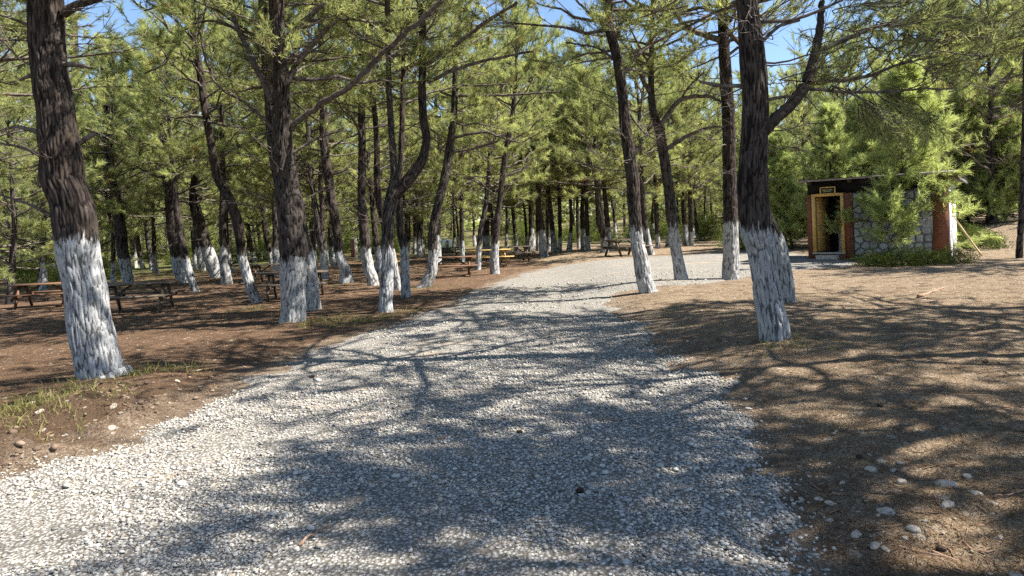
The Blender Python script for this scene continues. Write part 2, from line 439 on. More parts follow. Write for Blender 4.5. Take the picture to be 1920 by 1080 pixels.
X, Y, Q = grid(axis(-260, 260, -5.5, 5.5, .08, 1.055), axis(-30, 420, 2.2, 9, .065, 1.045))
S = road_sd(X, Y); Z = terrain(X, Y, S)
Z = Z - 0.05 * sstep(.15, .5, S)
tanv = sstep(.9, 2.4, X) * .85 + .55 * sstep(3.5, 9, X) * sstep(8, 14, Y) + .35 * sstep(20, 30, Y) * sstep(-14, -4, X)
tanv = np.clip(tanv, 0, 1.2) * (1 - .25 * sstep(45, 60, Y))
ground = link('ground', mesh_np('ground', np.stack([X, Y, Z], 1), Q=Q, smooth=True, mat=M['ground'],
              attrs=dict(tan=tanv, soil=clod_mask(X, Y, S) * .9, dust=sstep(-1.1, .1, S) * .75, green=sstep(42, 58, Y) * .8 + .5 * sstep(24, 32, Y) * (1 - sstep(-22, -14, X)))))
tag(ground, 'brown forest floor strewn with dry pine needles', kind='structure')

X, Y, Q = grid(axis(-15, 17, -5, 4, .07, 1.03), axis(-4.5, 32, 2.2, 9, .06, 1.025))
S = road_sd(X, Y); wob = fbm(X * 2.1, Y * 2.1, 0, 31, 4)
prof = np.clip((S + wob * .55) * .14, -.09, .035)
Z = terrain(X, Y, S) * 0 + base_z(X, Y) + prof - .012 + .012 * fbm(X * 1.3, Y * 1.3, 4, 33, 3)
keep = (S[Q] > -.55).any(1)
Qk = Q[keep]; used = np.unique(Qk); remap = np.zeros(len(X), int); remap[used] = np.arange(len(used))
road = link('gravel_road', mesh_np('gravel_road', np.stack([X, Y, Z], 1)[used], Q=remap[Qk], smooth=True, mat=M['road']))
tag(road, 'pale grey gravel track curving towards the hut', kind='structure')

def surf_z(x, y):
    s = road_sd(x, y)
    g = terrain(x, y, s) - .05 * sstep(.15, .5, s)
    r = base_z(x, y) + np.clip((s + fbm(x * 2.1, y * 2.1, 0, 31, 4) * .55) * .14, -.09, .035) - .012 + .012 * fbm(x * 1.3, y * 1.3, 4, 33, 3)
    return np.maximum(g, np.where(s > -.5, r, -9))

# ------------------------------------------------------------------ gravel (loose pebbles)
ICO_V = []; _p = (1 + 5 ** .5) / 2
ICO_V = unit(np.array([(-1, _p, 0), (1, _p, 0), (-1, -_p, 0), (1, -_p, 0), (0, -1, _p), (0, 1, _p), (0, -1, -_p), (0, 1, -_p), (_p, 0, -1), (_p, 0, 1), (-_p, 0, -1), (-_p, 0, 1)]))
ICO_T = np.array([(0, 11, 5), (0, 5, 1), (0, 1, 7), (0, 7, 10), (0, 10, 11), (1, 5, 9), (5, 11, 4), (11, 10, 2), (10, 7, 6), (7, 1, 8), (3, 9, 4), (3, 4, 2), (3, 2, 6), (3, 6, 8), (3, 8, 9), (4, 9, 5), (2, 4, 11), (6, 2, 10), (8, 6, 7), (9, 8, 1)])

OCT_V = np.array([(1., 0, 0), (-1, 0, 0), (0, 1, 0), (0, -1, 0), (0, 0, 1), (0, 0, -1)]); OCT_T = np.array([(0, 2, 4), (2, 1, 4), (1, 3, 4), (3, 0, 4), (2, 0, 5), (1, 2, 5), (3, 1, 5), (0, 3, 5)])
def pebbles(rng, x, y, size, tint, BV=ICO_V, BT=ICO_T):
    n = len(x); nv = len(BV); V = np.repeat(BV[None], n, 0)
    V = V * (1 + .22 * rng.uniform(-1, 1, (n, nv, 1)))
    V *= np.stack([size * rng.uniform(.8, 1.3, n), size * rng.uniform(.6, 1.0, n), size * rng.uniform(.32, .62, n)], 1)[:, None]
    a, b = rng.uniform(0, 6.28, n), rng.normal(0, .45, n)
    c, s = np.cos(b)[:, None], np.sin(b)[:, None]
    V[..., 1], V[..., 2] = V[..., 1] * c - V[..., 2] * s, V[..., 1] * s + V[..., 2] * c
    c, s = np.cos(a)[:, None], np.sin(a)[:, None]
    V[..., 0], V[..., 1] = V[..., 0] * c - V[..., 1] * s, V[..., 0] * s + V[..., 1] * c
    V += np.stack([x, y, surf_z(x, y) + size * rng.uniform(.05, .5, n)], 1)[:, None]
    T = (BT[None] + nv * np.arange(n)[:, None, None]).reshape(-1, 3)
    return V.reshape(-1, 3), T, np.repeat(tint, nv, 0)

rng = np.random.default_rng(4)
xs, ys, sz = [], [], []
for y0, y1, dens, s0 in ((2.4, 4.2, 2300, .0095), (4.2, 6, 1650, .0102), (6, 8.5, 700, .0118), (8.5, 12, 200, .015), (12, 19, 30, .018)):
    x0, x1 = -.78 * y1 - .2, .78 * y1 + .2
    n = int((x1 - x0) * (y1 - y0) * dens)
    x = rng.uniform(x0, x1, n); y = rng.uniform(y0, y1, n); s = road_sd(x, y)
    bare = fbm(x * 1.1, y * 1.1, 2, 77, 4)
    p = sstep(-.12, .22, s + .45 * fbm(x * 2.1, y * 2.1, 0, 31, 4)) * (1 - .85 * sstep(.07, .2, bare) * (x < .5))
    p = np.maximum(p, .03 * sstep(-1.0, -.1, s) + .008 * (x > 0))
    k = rng.uniform(0, 1, n) < p
    xs.append(x[k]); ys.append(y[k]); sz.append(s0 * rng.lognormal(0, .30, k.sum()))
x, y, sz = map(np.concatenate, (xs, ys, sz))
pal = np.array([(.245, .235, .22), (.335, .32, .298), (.43, .41, .375), (.51, .48, .435), (.60, .57, .52), (.40, .34, .27), (.49, .42, .335), (.16, .155, .15)])
pal = pal * np.array((.88, .87, .84))
tint = pal[rng.choice(8, len(x), p=[.15, .20, .21, .17, .11, .06, .06, .04])] * rng.uniform(.85, 1.1, (len(x), 1))
off = np.clip(-road_sd(x, y) * 1.6, 0, 1)[:, None]; tint = tint * (1 - off) + tint * np.array((.80, .66, .50)) * off
nr = y < 5.2
V, T, C = pebbles(rng, x[nr], y[nr], sz[nr], tint[nr]); V2, T2, C2 = pebbles(rng, x[~nr], y[~nr], sz[~nr] * 1.15, tint[~nr], OCT_V, OCT_T)
V, T, C = np.vstack([V, V2]), np.vstack([T, T2 + len(V)]), np.vstack([C, C2])
gv = link('gravel', mesh_np('gravel', V, T, attrs=dict(tint=C), mat=M['pebble']))
tag(gv, 'loose pale grey and white pebbles covering the track', 'gravel', kind='stuff')

# ------------------------------------------------------------------ trees
def needle_tris(rng, P, D, K, ln, nw, spread=(.18, .85), back=.26):
    """brush-like tufts of needles at the ends P of twigs that point along D"""
    n = len(P); P = np.repeat(P, K, 0); D = unit(np.repeat(D, K, 0)); m = n * K
    r = unit(rng.normal(size=(m, 3))); per = unit(r - (r * D).sum(1, keepdims=True) * D)
    ph = rng.uniform(spread[0], spread[1], m)[:, None]
    d = D * np.cos(ph) + per * np.sin(ph)
    st = P - D * (rng.uniform(0, back, m))[:, None]
    L = (ln * rng.uniform(.7, 1.15, m))[:, None]
    side = unit(np.cross(d, unit(rng.normal(size=(m, 3))))) * (nw * rng.uniform(.7, 1.3, m))[:, None] * .5
    tip = st + d * L; tip[:, 2] -= .12 * L[:, 0]
    V = np.stack([st + side, st - side, tip], 1).reshape(-1, 3)
    return V, np.arange(3 * m).reshape(-1, 3), K * 3

def pick(P, t):
    """points and tangents on polylines P (M,n,3) at params t (M,S)"""
    Mn, n, _ = P.shape; u = t * (n - 1); i = np.clip(u.astype(int), 0, n - 2); f = (u - i)[..., None]
    m = np.arange(Mn)[:, None]
    a, b = P[m, i], P[m, i + 1]
    return a + (b - a) * f, unit(b - a)

def boughs(rng, LP, L, subs, twigs, K, ln, nw, s0=.25, dead=False, droop=0.0, fine=True):
    """sub-branches, twigs and needle tufts on the limbs LP (M,n,3) of length L (M,)"""
    Mn = len(LP)
    t = np.sort(s0 + (1 - s0) * rng.uniform(0, 1, (Mn, subs)) ** .8, 1)
    p, tg = pick(LP, t)
    sg = np.where(np.arange(subs) % 2 == 0, 1, -1)[None] * rng.uniform(.5, 1.25, (Mn, subs))
    c, s = np.cos(sg), np.sin(sg)
    d = np.stack([tg[..., 0] * c - tg[..., 1] * s, tg[..., 0] * s + tg[..., 1] * c, tg[..., 2] * .6 + rng.uniform(-.15, .55, (Mn, subs)) - droop], -1)
    d = unit(d).reshape(-1, 3); p = p.reshape(-1, 3)
    sl = (L[:, None] * .42 * (1.1 - .7 * t) * rng.uniform(.6, 1.2, (Mn, subs)) + .14).reshape(-1)
    q = np.linspace(0, 1, 4)[None, :, None]
    SP = p[:, None] + d[:, None] * q * sl[:, None, None] + np.array((0, 0, 1.)) * (q ** 2) * sl[:, None, None] * (rng.uniform(-.05, .3, len(p))[:, None, None] - droop)
    SP[:, 1:3] += rng.normal(0, .04, (len(p), 2, 3)) * sl[:, None, None]
    SR = (.005 + .010 * sl)[:, None] * np.linspace(1, .3, 4)[None]
    t2 = .2 + .8 * rng.uniform(0, 1, (len(SP), twigs)); t2[:, 0] = 1.0
    p2, tg2 = pick(SP, np.minimum(t2, .9999))
    d2 = unit(tg2 + .75 * unit(rng.normal(size=tg2.shape)) + np.array((0, 0, .22 - droop)))
    l2 = rng.uniform(.10, .26, t2.shape)[..., None] * (1 if not dead else 1.5)
    p2 = p2.reshape(-1, 3); d2 = d2.reshape(-1, 3); e2 = p2 + d2 * l2.reshape(-1, 1)
    TP = np.stack([p2, e2], 1); TR = np.broadcast_to(np.array((.0045, .002)), (len(TP), 2))
    out = [tubes(SP, SR, 3)] + ([tubes(TP, TR, 3)] if fine or dead else [])
    if dead: return out, None
    le, lt = pick(LP, np.full((Mn, 1), .9999))
    ends = np.concatenate([e2, le[:, 0]]); dirs = np.concatenate([d2, lt[:, 0]])
    nd = needle_tris(rng, ends, dirs, K, ln, nw)
    clump = np.repeat(np.repeat(rng.uniform(0, 1, len(SP)), twigs), 1)
    clump = np.concatenate([clump, rng.uniform(0, 1, Mn)])
    tone = np.clip(.08 + .92 * (.65 * clump + .35 * rng.uniform(0, 1, len(clump))) ** 1.3, .07, 1)
    tone = np.where(rng.uniform(0, 1, len(tone)) < .035, .01, tone)
    return out, (nd[0], nd[1], np.repeat(tone, nd[2]))

def limb_curves(rng, start, az, L, e0, n=7, curv=(-.12, .22), wob=.05):
    q = np.linspace(0, 1, n)[None, :, None]
    h = np.stack([np.cos(az), np.sin(az), np.zeros_like(az)], 1)[:, None]
    P = start[:, None] + L[:, None, None] * (h * q * np.cos(e0)[:, None, None] + np.array((0, 0, 1.)) * (q * np.sin(e0)[:, None, None] + q ** 2 * rng.uniform(*curv, len(az))[:, None, None]))
    jit = np.cumsum(rng.normal(0, wob, (len(az), n, 3)), 1) * .6; jit[:, 0] = 0
    return P + jit * L[:, None, None] * .8

def spine_at(path, z):
    return np.stack([np.interp(z, path[:, 2], path[:, i]) for i in range(2)] + [z], 1)

def crown_mesh(rng, path, zb, zt, nl, Lmax, subs=7, twigs=6, K=16, ln=.13, nw=.009, kinds=('pine', 'crown'), mat='needle', dead=8, deadz=1.9, low=0.05, sides=5, cone=False):
    """path: (n,3) stem centre line with rising z -> (branches mesh, crown mesh)"""
    br = Acc(); nV, nT, nTone, off = [], [], [], 0
    t = (np.arange(nl) + rng.uniform(0, 1, nl)) / nl
    z = zb + (zt - zb) * t
    az = np.arange(nl) * 2.4 + rng.normal(0, .5, nl)
    prof = ((1 - t) ** .9 * .95 + .12) if cone else np.sqrt(np.clip(1 - ((t - .30) / .78) ** 2, .02, 1))
    L = Lmax * prof * rng.uniform(.45, 1.2, nl)
    if cone: L = np.where((np.cos(az) < -.1) | (np.sin(az) > .3), L * .62, L)
    e0 = np.radians((-6 + 45 * t if cone else 8 + 50 * t) + rng.normal(0, 10, nl)); z = zb + (zt - zb) * t ** (1.35 if cone else 1)
    LP = limb_curves(rng, spine_at(path, z), az, L, e0)
    br.add(*[tubes(LP, (.008 + .015 * L)[:, None] * np.linspace(1, .18, 7)[None], sides)[0]], Q=tubes(LP, np.ones((nl, 7)), sides)[1])
    o, nd = boughs(rng, LP, L, subs, twigs, K, ln, nw, fine=nw < .0135)
    for v, q in o: br.add(v, Q=q)
    # leader
    nV.append(nd[0]); nT.append(nd[1]); nTone.append(nd[2]); off += len(nd[0])
    if dead:
        z = rng.uniform(deadz, zb + .4 * (zt - zb), dead); az = rng.uniform(0, 6.28, dead); L = rng.uniform(.35, 1.5, dead)
        DP = limb_curves(rng, spine_at(path, z), az, L, np.radians(rng.normal(8, 18, dead)), curv=(-.25, .15), wob=.07)
        br.add(tubes(DP, (.006 + .007 * L)[:, None] * np.linspace(1, .25, 7)[None], 4)[0], Q=tubes(DP, np.ones((dead, 7)), 4)[1])
        o, _ = boughs(rng, DP, L * .8, 4, 3, 1, .1, .01, s0=.3, dead=True)
        for v, q in o: br.add(v, Q=q)
    V = np.concatenate(nV); T = np.concatenate([a for a in nT]); tone = np.concatenate(nTone)
    return br, (V, T, tone)

def stem_mesh(rng_seed, C, R, gz, paint, segs, name, mat, crackw=.042, crackh=.33, depth=.011, split=None):
    """bark tube with cracked plates along centre line C (n,3) radii R; returns meshes split at paint height"""
    n = len(C); t = unit(np.gradient(C, axis=0))
    yv = np.array((0, 1., 0)); u = unit(np.cross(yv, t)); v = np.cross(t, u)
    a = np.arange(segs) * 2 * np.pi / segs
    s = np.concatenate([[0], np.cumsum(np.linalg.norm(np.diff(C, axis=0), axis=1))])
    A, Sg = np.meshgrid(a, s)
    nu = max(5, int(round(2 * np.pi * np.median(R[:max(3, n // 3)]) / crackw)))
    wob = .35 * vnoise(np.cos(A) * 3, np.sin(A) * 3, Sg * 4, rng_seed)
    e = vor2(np.mod(A / (2 * np.pi) * nu + wob, nu), Sg / crackh + wob * .8 + .25 * vnoise(np.cos(A) * 6, np.sin(A) * 6, Sg * 9, rng_seed + 3), nu, rng_seed)
    ridge = np.abs(vnoise(np.cos(A) * nu / 6.0 + 9, np.sin(A) * nu / 6.0, Sg * 2.6 + 2 * wob, rng_seed + 11))
    crack = np.minimum(sstep(.03, .34, e), sstep(.02, .13, ridge + .03))
    lump = .07 * vnoise(np.cos(A) * 1.3, np.sin(A) * 1.3, Sg * 1.7, rng_seed + 5) + .05 * vnoise(np.cos(A) * 2.6, np.sin(A) * 2.6, Sg * 5, rng_seed + 6)
    butt = (.05 + .22 * np.sin(A * 5 + rng_seed) * .6) * np.exp(-Sg / .30) + 0 * .16 * np.exp(-Sg / .22) * np.sin(A * 5 + rng_seed) * .6
    Rr = R[:, None] * (1 + lump + butt)
    dep = np.minimum(depth, R[:, None] * .13)
    Rr = Rr + dep * (crack - .75) * (1 + .5 * vnoise(np.cos(A) * 9, np.sin(A) * 9, Sg * 20, rng_seed + 7))
    V = C[:, None] + Rr[..., None] * (np.cos(A)[..., None] * u[:, None] + np.sin(A)[..., None] * v[:, None])
    pl = paint + .05 * vnoise(np.cos(A) * 1.5, np.sin(A) * 1.5, 0, rng_seed + 8)
    pv = V[..., 2] - gz - pl
    idx = np.arange(n * segs).reshape(n, segs)
    def piece(r0, r1, nm):
        I = idx[:r1 - r0]; Aq, B = I[:-1], I[1:]
        Qd = np.stack([Aq, np.roll(Aq, -1, 1), np.roll(B, -1, 1), B], -1).reshape(-1, 4)
        return mesh_np(nm, V[r0:r1].reshape(-1, 3), Q=Qd, smooth=True, mat=mat, attrs=dict(crack=crack[r0:r1].ravel(), paint=pv[r0:r1].ravel(), hue=np.full((r1 - r0) * segs, (rng_seed * .37) % 1.0)))
    k = int(np.searchsorted(C[:, 2] - gz, paint + .32)) if paint > 0 else 0
    k = min(max(k, 0), n - 3)
    if k < 3: return None, piece(0, n, name)
    return piece(0, k + 1, 'painted_base'), piece(k, n, name)

def centerline(pts, D, H, gz, lean=0.0, top_extend=True):
    """traced pixels (x, y, width) -> world centre line with radii, grown on past the frame to height H"""
    W = []
    for x, y, wd in pts:
        p = at(x, y, D); h = max(p[2] - gz, 0); Dd = D * (1 + lean * h / D)
        p = at(x, y, Dd); W.append((*p, wd / 2 / F * Dd * (1 if D < 14 else .92)))
    W = np.array(W)
    if top_extend and W[-1, 2] < gz + H:
        d = unit(W[-1, :3] - W[-2, :3]); p = W[-1].copy(); rem = gz + H - p[2]; r0 = p[3]
        for i in range(1, 7):
            d = unit(d * .8 + np.array((0, 0, .35))); p[:3] = p[:3] + d * rem / 6.0
            p[3] = max(r0 * (1 - i / 6.4), .012); W = np.vstack([W, p])
    return W

def resample(W, fine_to, ds_f, ds_c):
    Wd = catmull(W, 60 * len(W)); Wd[:, 3] = np.maximum(Wd[:, 3], .008)
    s = np.concatenate([[0], np.cumsum(np.linalg.norm(np.diff(Wd[:, :3], axis=0), axis=1))])
    sf = np.interp(fine_to, Wd[:, 2], s) if Wd[-1, 2] > fine_to else s[-1]
    q = np.concatenate([np.arange(0, sf, ds_f), np.arange(sf, s[-1], ds_c), [s[-1]]])
    return np.stack([np.interp(q, s, Wd[:, i]) for i in range(4)], 1)

# traced pines: label, stems [(x,y,w)...] from the ground up, paint-top y, H, crown base height, crown radius, limbs, options
TREES = [
 dict(l='thick leaning pine with peeling white base beside a picnic table, nearest to the camera', s=[(196,716,96),(191,706,82),(183,673,75),(168,599,74),(161,544,71),(149,488,72),(143,432,74),(134,377,72),(119,340,71),(115,300,69),(102,200,62),(94,133,61),(89,67,60),(87,0,57)], p=445, H=9.5, cb=4.6, R=2.9,
      limbs=[[(118,25,20),(150,8,16),(190,-4,12)],[(82,150,10),(60,142,8),(38,150,5)],[(80,250,11),(55,243,9),(30,238,6),(0,245,4)],[(118,120,10),(150,122,9),(172,128,5)],[(148,268,12),(165,258,10),(182,250,6)],[(90,300,8),(50,280,6),(0,268,4)],[(95,405,8),(60,385,6),(30,375,5),(0,365,3)],[(60,50,7),(30,38,5),(0,28,4)]]),
 dict(l='slim dark pine half hidden behind the thick leaning pine', s=[(186,585,22),(180,500,20),(172,400,19),(160,300,18),(150,210,16),(142,150,16),(137,30,14)], p=478, H=10, cb=4.8, R=2.2, limbs=[[(150,265,6),(200,275,5),(250,300,3)]]),
 dict(l='stout dark pine with broad white base, front one of the tight pair', s=[(550,614,52),(548,604,46),(550,590,45),(549,534,45),(551,493,48),(552,451,52),(545,395,50),(537,340,44),(532,267,31),(530,200,29),(527,133,27),(521,67,28),(518,0,28)], p=487, H=10, cb=4.8, R=3.0,
      limbs=[[(548,235,12),(600,195,11),(648,167,11),(693,126,10),(722,96,10),(775,48,9),(830,0,8)],[(513,195,12),(480,127,10),(450,60,9),(423,0,8)],[(538,160,13),(570,100,11),(635,33,9),(670,0,8)],[(534,75,12),(570,40,10),(617,0,9)],[(520,250,7),(470,200,5),(400,150,4),(370,40,3)],[(545,290,6),(590,262,5),(640,245,3)]]),
 dict(l='reddish pine tucked close behind the stout dark pine, leaning away left', s=[(587,590,44),(585,580,36),(580,530,34),(571,470,34),(556,420,30),(536,360,27),(522,330,24),(512,267,23),(507,200,23),(502,133,22),(497,67,22),(495,0,22)], p=470, H=10, cb=4.8, R=2.4, limbs=[[(500,80,8),(460,60,6),(400,40,5),(360,45,3)]]),
 dict(l='slim pine leaning left with smooth white foot in a grass patch', s=[(485,572,24),(482,566,21),(468,534,20),(454,479,18),(446,423,20),(428,368,19),(408,333,17),(395,267,15),(384,200,14),(375,133,14),(364,67,13),(360,0,13)], p=478, H=9.5, cb=5.0, R=2.2, limbs=[[(358,48,7),(338,60,6),(318,95,5),(308,120,4),(270,138,3)],[(378,160,4),(345,148,3),(328,155,2)],[(366,20,6),(320,8,4),(270,20,3)]]),
 dict(l='leaning pine with wide white foot beyond the slim leaning one', s=[(414,528,30),(409,520,26),(396,488,26),(383,451,22),(373,414,21),(364,377,19),(366,333,15),(370,300,14),(366,200,11),(362,100,9)], p=463, H=10.5, cb=4.2, R=2.2),
 dict(l='thin pine right beside the leaning wide-footed pine', s=[(384,516,16),(380,508,14),(372,460,14),(367,410,13),(360,350,11),(352,260,9)], p=462, H=9.5, cb=4.0, R=1.9),
 dict(l='straight stem of a twin pine standing behind the grey picnic table', s=[(350,540,22),(346,530,20),(336,507,25),(333,481,26),(325,433,25),(320,377,22),(312,330,17),(304,270,13),(296,200,10)], p=480, H=10, cb=4.2, R=2.2),
 dict(l='slanting stem of a twin pine standing behind the grey picnic table', s=[(369,553,18),(366,546,15),(354,507,15),(343,462,15),(335,414,14),(328,360,12),(322,300,10)], p=484, H=9, cb=4.0, R=1.8),
 dict(l='pine with patchy white stem rising straight behind the grey picnic table', s=[(246,543,24),(243,535,21),(237,507,22),(230,470,22),(224,414,22),(217,377,22),(211,340,19),(205,300,16),(200,220,14),(192,100,10)], p=486, H=10.5, cb=4.0, R=2.3, limbs=[[(214,350,5),(190,330,4),(170,335,3)]]),
 dict(l='thin slightly bent pine far behind the grey picnic table', s=[(289,523,10),(285,508,9),(278,460,9),(272,400,8),(268,340,8),(266,260,7)], p=492, H=9, cb=3.4, R=1.9),
 dict(l='thin white-footed pine next to the thin bent one at the wood edge', s=[(273,521,12),(269,505,10),(262,480,9),(257,440,9),(252,380,8),(250,300,7)], p=484, H=9, cb=3.4, R=1.9),
 dict(l='upright pine in the bright shrubs at the far left edge', s=[(42,538,13),(42,520,12),(43,480,11),(45,430,10),(47,380,10),(48,300,8)], p=501, H=9.5, cb=3.6, R=2.2),
 dict(l='strongly slanting thin pine in the bright shrubs, white low on its stem', s=[(116,536,11),(110,522,10),(98,498,10),(85,462,10),(76,430,9),(68,400,8),(60,350,7)], p=492, H=8.5, cb=3.6, R=1.9),
 dict(l='dark pine cut by the left border of the picture beyond the tables', s=[(3,540,12),(2,520,10),(-2,470,10),(-6,400,9)], p=0, H=9, cb=3.2, R=2.0),
 dict(l='pine with white foot on a small mound beyond the slim leaning pine', s=[(483,505,14),(478,492,11),(472,470,10),(466,440,11),(462,400,11),(458,330,9)], p=472, H=10, cb=3.6, R=2.1),
 dict(l='rough brown pine left of the stout dark pair, far back', s=[(515,508,14),(511,498,12),(505,470,11),(499,440,12),(495,410,11),(490,350,10),(487,250,8)], p=471, H=10, cb=3.6, R=2.1),
 dict(l='twin-topped brown pine with white foot between two thick pines', s=[(610,532,21),(609,522,18),(607,473,17),(600,437,18),(593,395,11),(584,340,10),(578,250,9),(575,120,8)], p=472, H=10, cb=4.4, R=2.1, forks=[[(602,440,13),(604,395,10),(601,340,9),(606,240,8),(612,110,7)]]),
 dict(l='pine with white base flaring to the right, beyond the stout dark pair', s=[(653,538,36),(650,530,29),(647,507,23),(637,479,20),(634,451,18),(630,423,19),(626,395,19),(621,368,18),(617,340,18),(608,278,18),(607,204,16),(603,120,13),(600,0,10)], p=472, H=10.5, cb=4.6, R=2.4, limbs=[[(612,330,5),(640,322,4),(655,314,3)]]),
 dict(l='pine whose white base bends sharply like a knee, behind the forked pine', s=[(704,548,26),(700,536,24),(698,522,24),(692,507,23),(687,479,21),(686,465,21),(682,423,20),(680,395,19),(678,368,17),(679,296,16),(678,222,15),(680,167,15),(685,111,11),(692,37,10)], p=466, H=10.5, cb=4.6, R=2.4, limbs=[[(672,390,6),(662,385,5)],[(682,165,8),(720,150,6),(755,140,4)],[(676,215,4),(650,208,3),(620,215,2)]]),
 dict(l='forked pine whose right arm sweeps out in a wide curve, standing beside the gravel', s=[(723,596,38),(723,586,30),(723,562,27),(726,520,27),(727,479,23),(726,451,22),(730,395,27),(737,362,26),(739,333,16),(736,278,14),(730,185,12),(728,111,11),(726,0,11)], p=467, H=10, cb=5.0, R=2.4,
      forks=[[(736,372,24),(750,355,24),(774,326,23),(793,296,20),(800,259,18),(794,222,17),(791,167,16),(793,111,15),(791,37,14),(787,0,13)]],
      limbs=[[(802,154,8),(859,128,7),(922,111,6),(1000,96,4)],[(800,120,9),(859,81,8),(907,44,7),(970,4,6)],[(744,335,6),(752,315,5)],[(733,110,6),(770,80,5),(800,30,4)]]),
 dict(l='slim pine just behind the forked pine, its stem crossing to the left', s=[(750,552,20),(747,544,16),(741,510,15),(730,450,15),(717,408,14),(709,370,15),(707,333,14),(706,259,12),(700,185,11),(694,111,11),(696,0,9)], p=465, H=10.5, cb=4.8, R=2.2),
 dict(l='narrow upright pine right behind the forked pine by the gravel edge', s=[(763,568,22),(762,558,19),(760,534,19),(759,507,19),(757,465,18),(751,437,16),(750,409,15),(748,370,13),(752,290,11),(756,150,10),(760,0,9)], p=463, H=10.5, cb=5.0, R=2.3),
 dict(l='pine with white foot kicked out to the left in front of a picnic table', s=[(790,545,26),(795,538,23),(805,520,23),(810,507,21),(812,479,20),(811,451,18),(813,423,18),(819,395,18),(825,368,18),(833,335,18),(843,278,16),(850,222,13),(854,148,13),(858,74,12),(861,0,11)], p=470, H=10.5, cb=5.0, R=2.6,
      limbs=[[(852,258,6),(905,248,5),(940,258,4),(975,268,3)],[(848,285,6),(890,278,5),(933,265,4)],[(856,180,7),(950,178,5),(1050,172,3)],[(857,160,5),(900,160,4),(950,158,3)],[(860,45,5),(930,50,4),(1000,48,3)]]),
 dict(l='slender pine standing just left of the bright yellow picnic table', s=[(895,515,16),(896,506,13),(898,465,11),(902,427,11),(910,390,10),(914,352,9),(918,300,8)], p=459, H=9, cb=4.0, R=2.0, limbs=[[(913,360,4),(935,340,3),(950,330,2)]]),
 dict(l='pine with bright lumpy white base where the gravel opens to the right', s=[(929,522,24),(928,514,20),(927,490,19),(929,457,15),(932,415,14),(937,377,11),(941,340,11),(948,289,12),(959,230,10),(965,178,9)], p=456, H=9.5, cb=3.8, R=2.3, limbs=[[(950,330,5),(975,320,4),(990,308,3)]]),
 dict(l='thin straight pine behind the stained wooden picnic table', s=[(868,508,13),(867,498,11),(866,440,10),(865,390,9),(865,340,8),(868,250,7)], p=452, H=9, cb=3.6, R=1.9),
 dict(l='far pine with three stems fused on one white foot', s=[(1136,480,22),(1134,473,18),(1132,445,14),(1126,420,16),(1124,402,16),(1121,365,12),(1119,330,10)], p=446, H=9, cb=3.2, R=2.3),
 dict(l='far pine whose painted foot bends out to the right', s=[(1106,479,12),(1104,470,9),(1102,445,9),(1100,390,8),(1099,340,7)], p=442, H=9, cb=3.0, R=2.1),
 dict(l='far dark pine, grey-washed, right of the bright green shrub', s=[(1051,480,10),(1050,472,9),(1050,430,8),(1049,380,8),(1047,330,7)], p=447, H=9, cb=3.0, R=2.1),
 dict(l='pair-footed far pine left of the grey-washed dark pine', s=[(1031,478,11),(1029,470,10),(1028,440,9),(1027,400,8)], p=447, H=9, cb=2.8, R=2.1),
 dict(l='far pine left of the one with the bent painted foot', s=[(1086,475,10),(1085,466,8),(1084,440,7),(1083,400,7)], p=447, H=9, cb=3.0, R=2.0),
 dict(l='leaning grey-footed pine just behind the roadside pine, across the gravel', s=[(1224,484,18),(1221,478,15),(1215,450,12),(1210,420,11),(1206,380,11),(1203,330,9)], p=428, H=9.5, cb=3.4, R=2.3),
 dict(l='shaded pine between the roadside pines, across the gravel', s=[(1236,472,11),(1234,466,10),(1232,430,10),(1231,400,10),(1229,350,9)], p=440, H=9.5, cb=3.2, R=2.2),
 dict(l='thin pine with bright foot in the dirt clearing across the gravel', s=[(1297,467,12),(1296,461,10),(1295,438,10),(1295,400,9),(1293,350,8)], p=435, H=9, cb=3.0, R=2.2),
 dict(l='thinnest pine at the right of the dirt clearing across the gravel', s=[(1312,461,8),(1310,452,7),(1307,435,7),(1304,400,6)], p=438, H=8.5, cb=2.8, R=2.0),
 dict(l='roadside pine leaning left where the gravel bends right, tall reddish stem', s=[(1218,556,42),(1214,547,34),(1207,518,32),(1202,488,30),(1195,459,27),(1192,429,25),(1190,399,25),(1188,370,26),(1186,335,26),(1175,259,24),(1168,185,21),(1158,111,21),(1143,56,19),(1139,0,18)], p=430, H=10, cb=5.0, R=2.5,
      limbs=[[(1165,140,8),(1190,110,7),(1220,85,5),(1270,60,4)],[(1172,200,5),(1200,240,4),(1225,260,2)],[(1175,255,5),(1160,245,4),(1148,238,3)],[(1150,60,6),(1110,30,5),(1080,0,4)],[(1148,20,7),(1190,18,6),(1240,20,5),(1290,10,3)],[(1160,120,5),(1120,90,4),(1060,80,3)]]),
 dict(l='crooked dark pine with two limbs bent right, standing in the gravel bend', s=[(1281,534,36),(1278,526,29),(1271,488,24),(1266,459,22),(1262,429,21),(1258,399,22),(1256,370,21),(1251,335,21),(1243,281,21),(1236,244,19),(1224,206,15),(1221,169,13),(1221,112,11),(1223,50,9)], p=425, H=9.5, cb=5.0, R=2.2,
      limbs=[[(1238,236,10),(1275,188,9),(1324,180,7),(1346,188,5),(1375,200,3)],[(1250,278,8),(1290,255,7),(1324,240,5),(1360,238,3)],[(1218,172,10),(1204,148,8),(1196,120,6),(1180,80,4)],[(1276,188,5),(1290,165,4),(1320,135,3)]]),
 dict(l='straight brown pine close behind the big dark one at the gravel edge', s=[(1371,534,40),(1370,524,34),(1371,488,33),(1370,455,31),(1370,417,30),(1369,375,28),(1367,300,26),(1366,225,25),(1361,150,24),(1357,75,22),(1355,0,21)], p=417, H=10, cb=5.2, R=2.4,
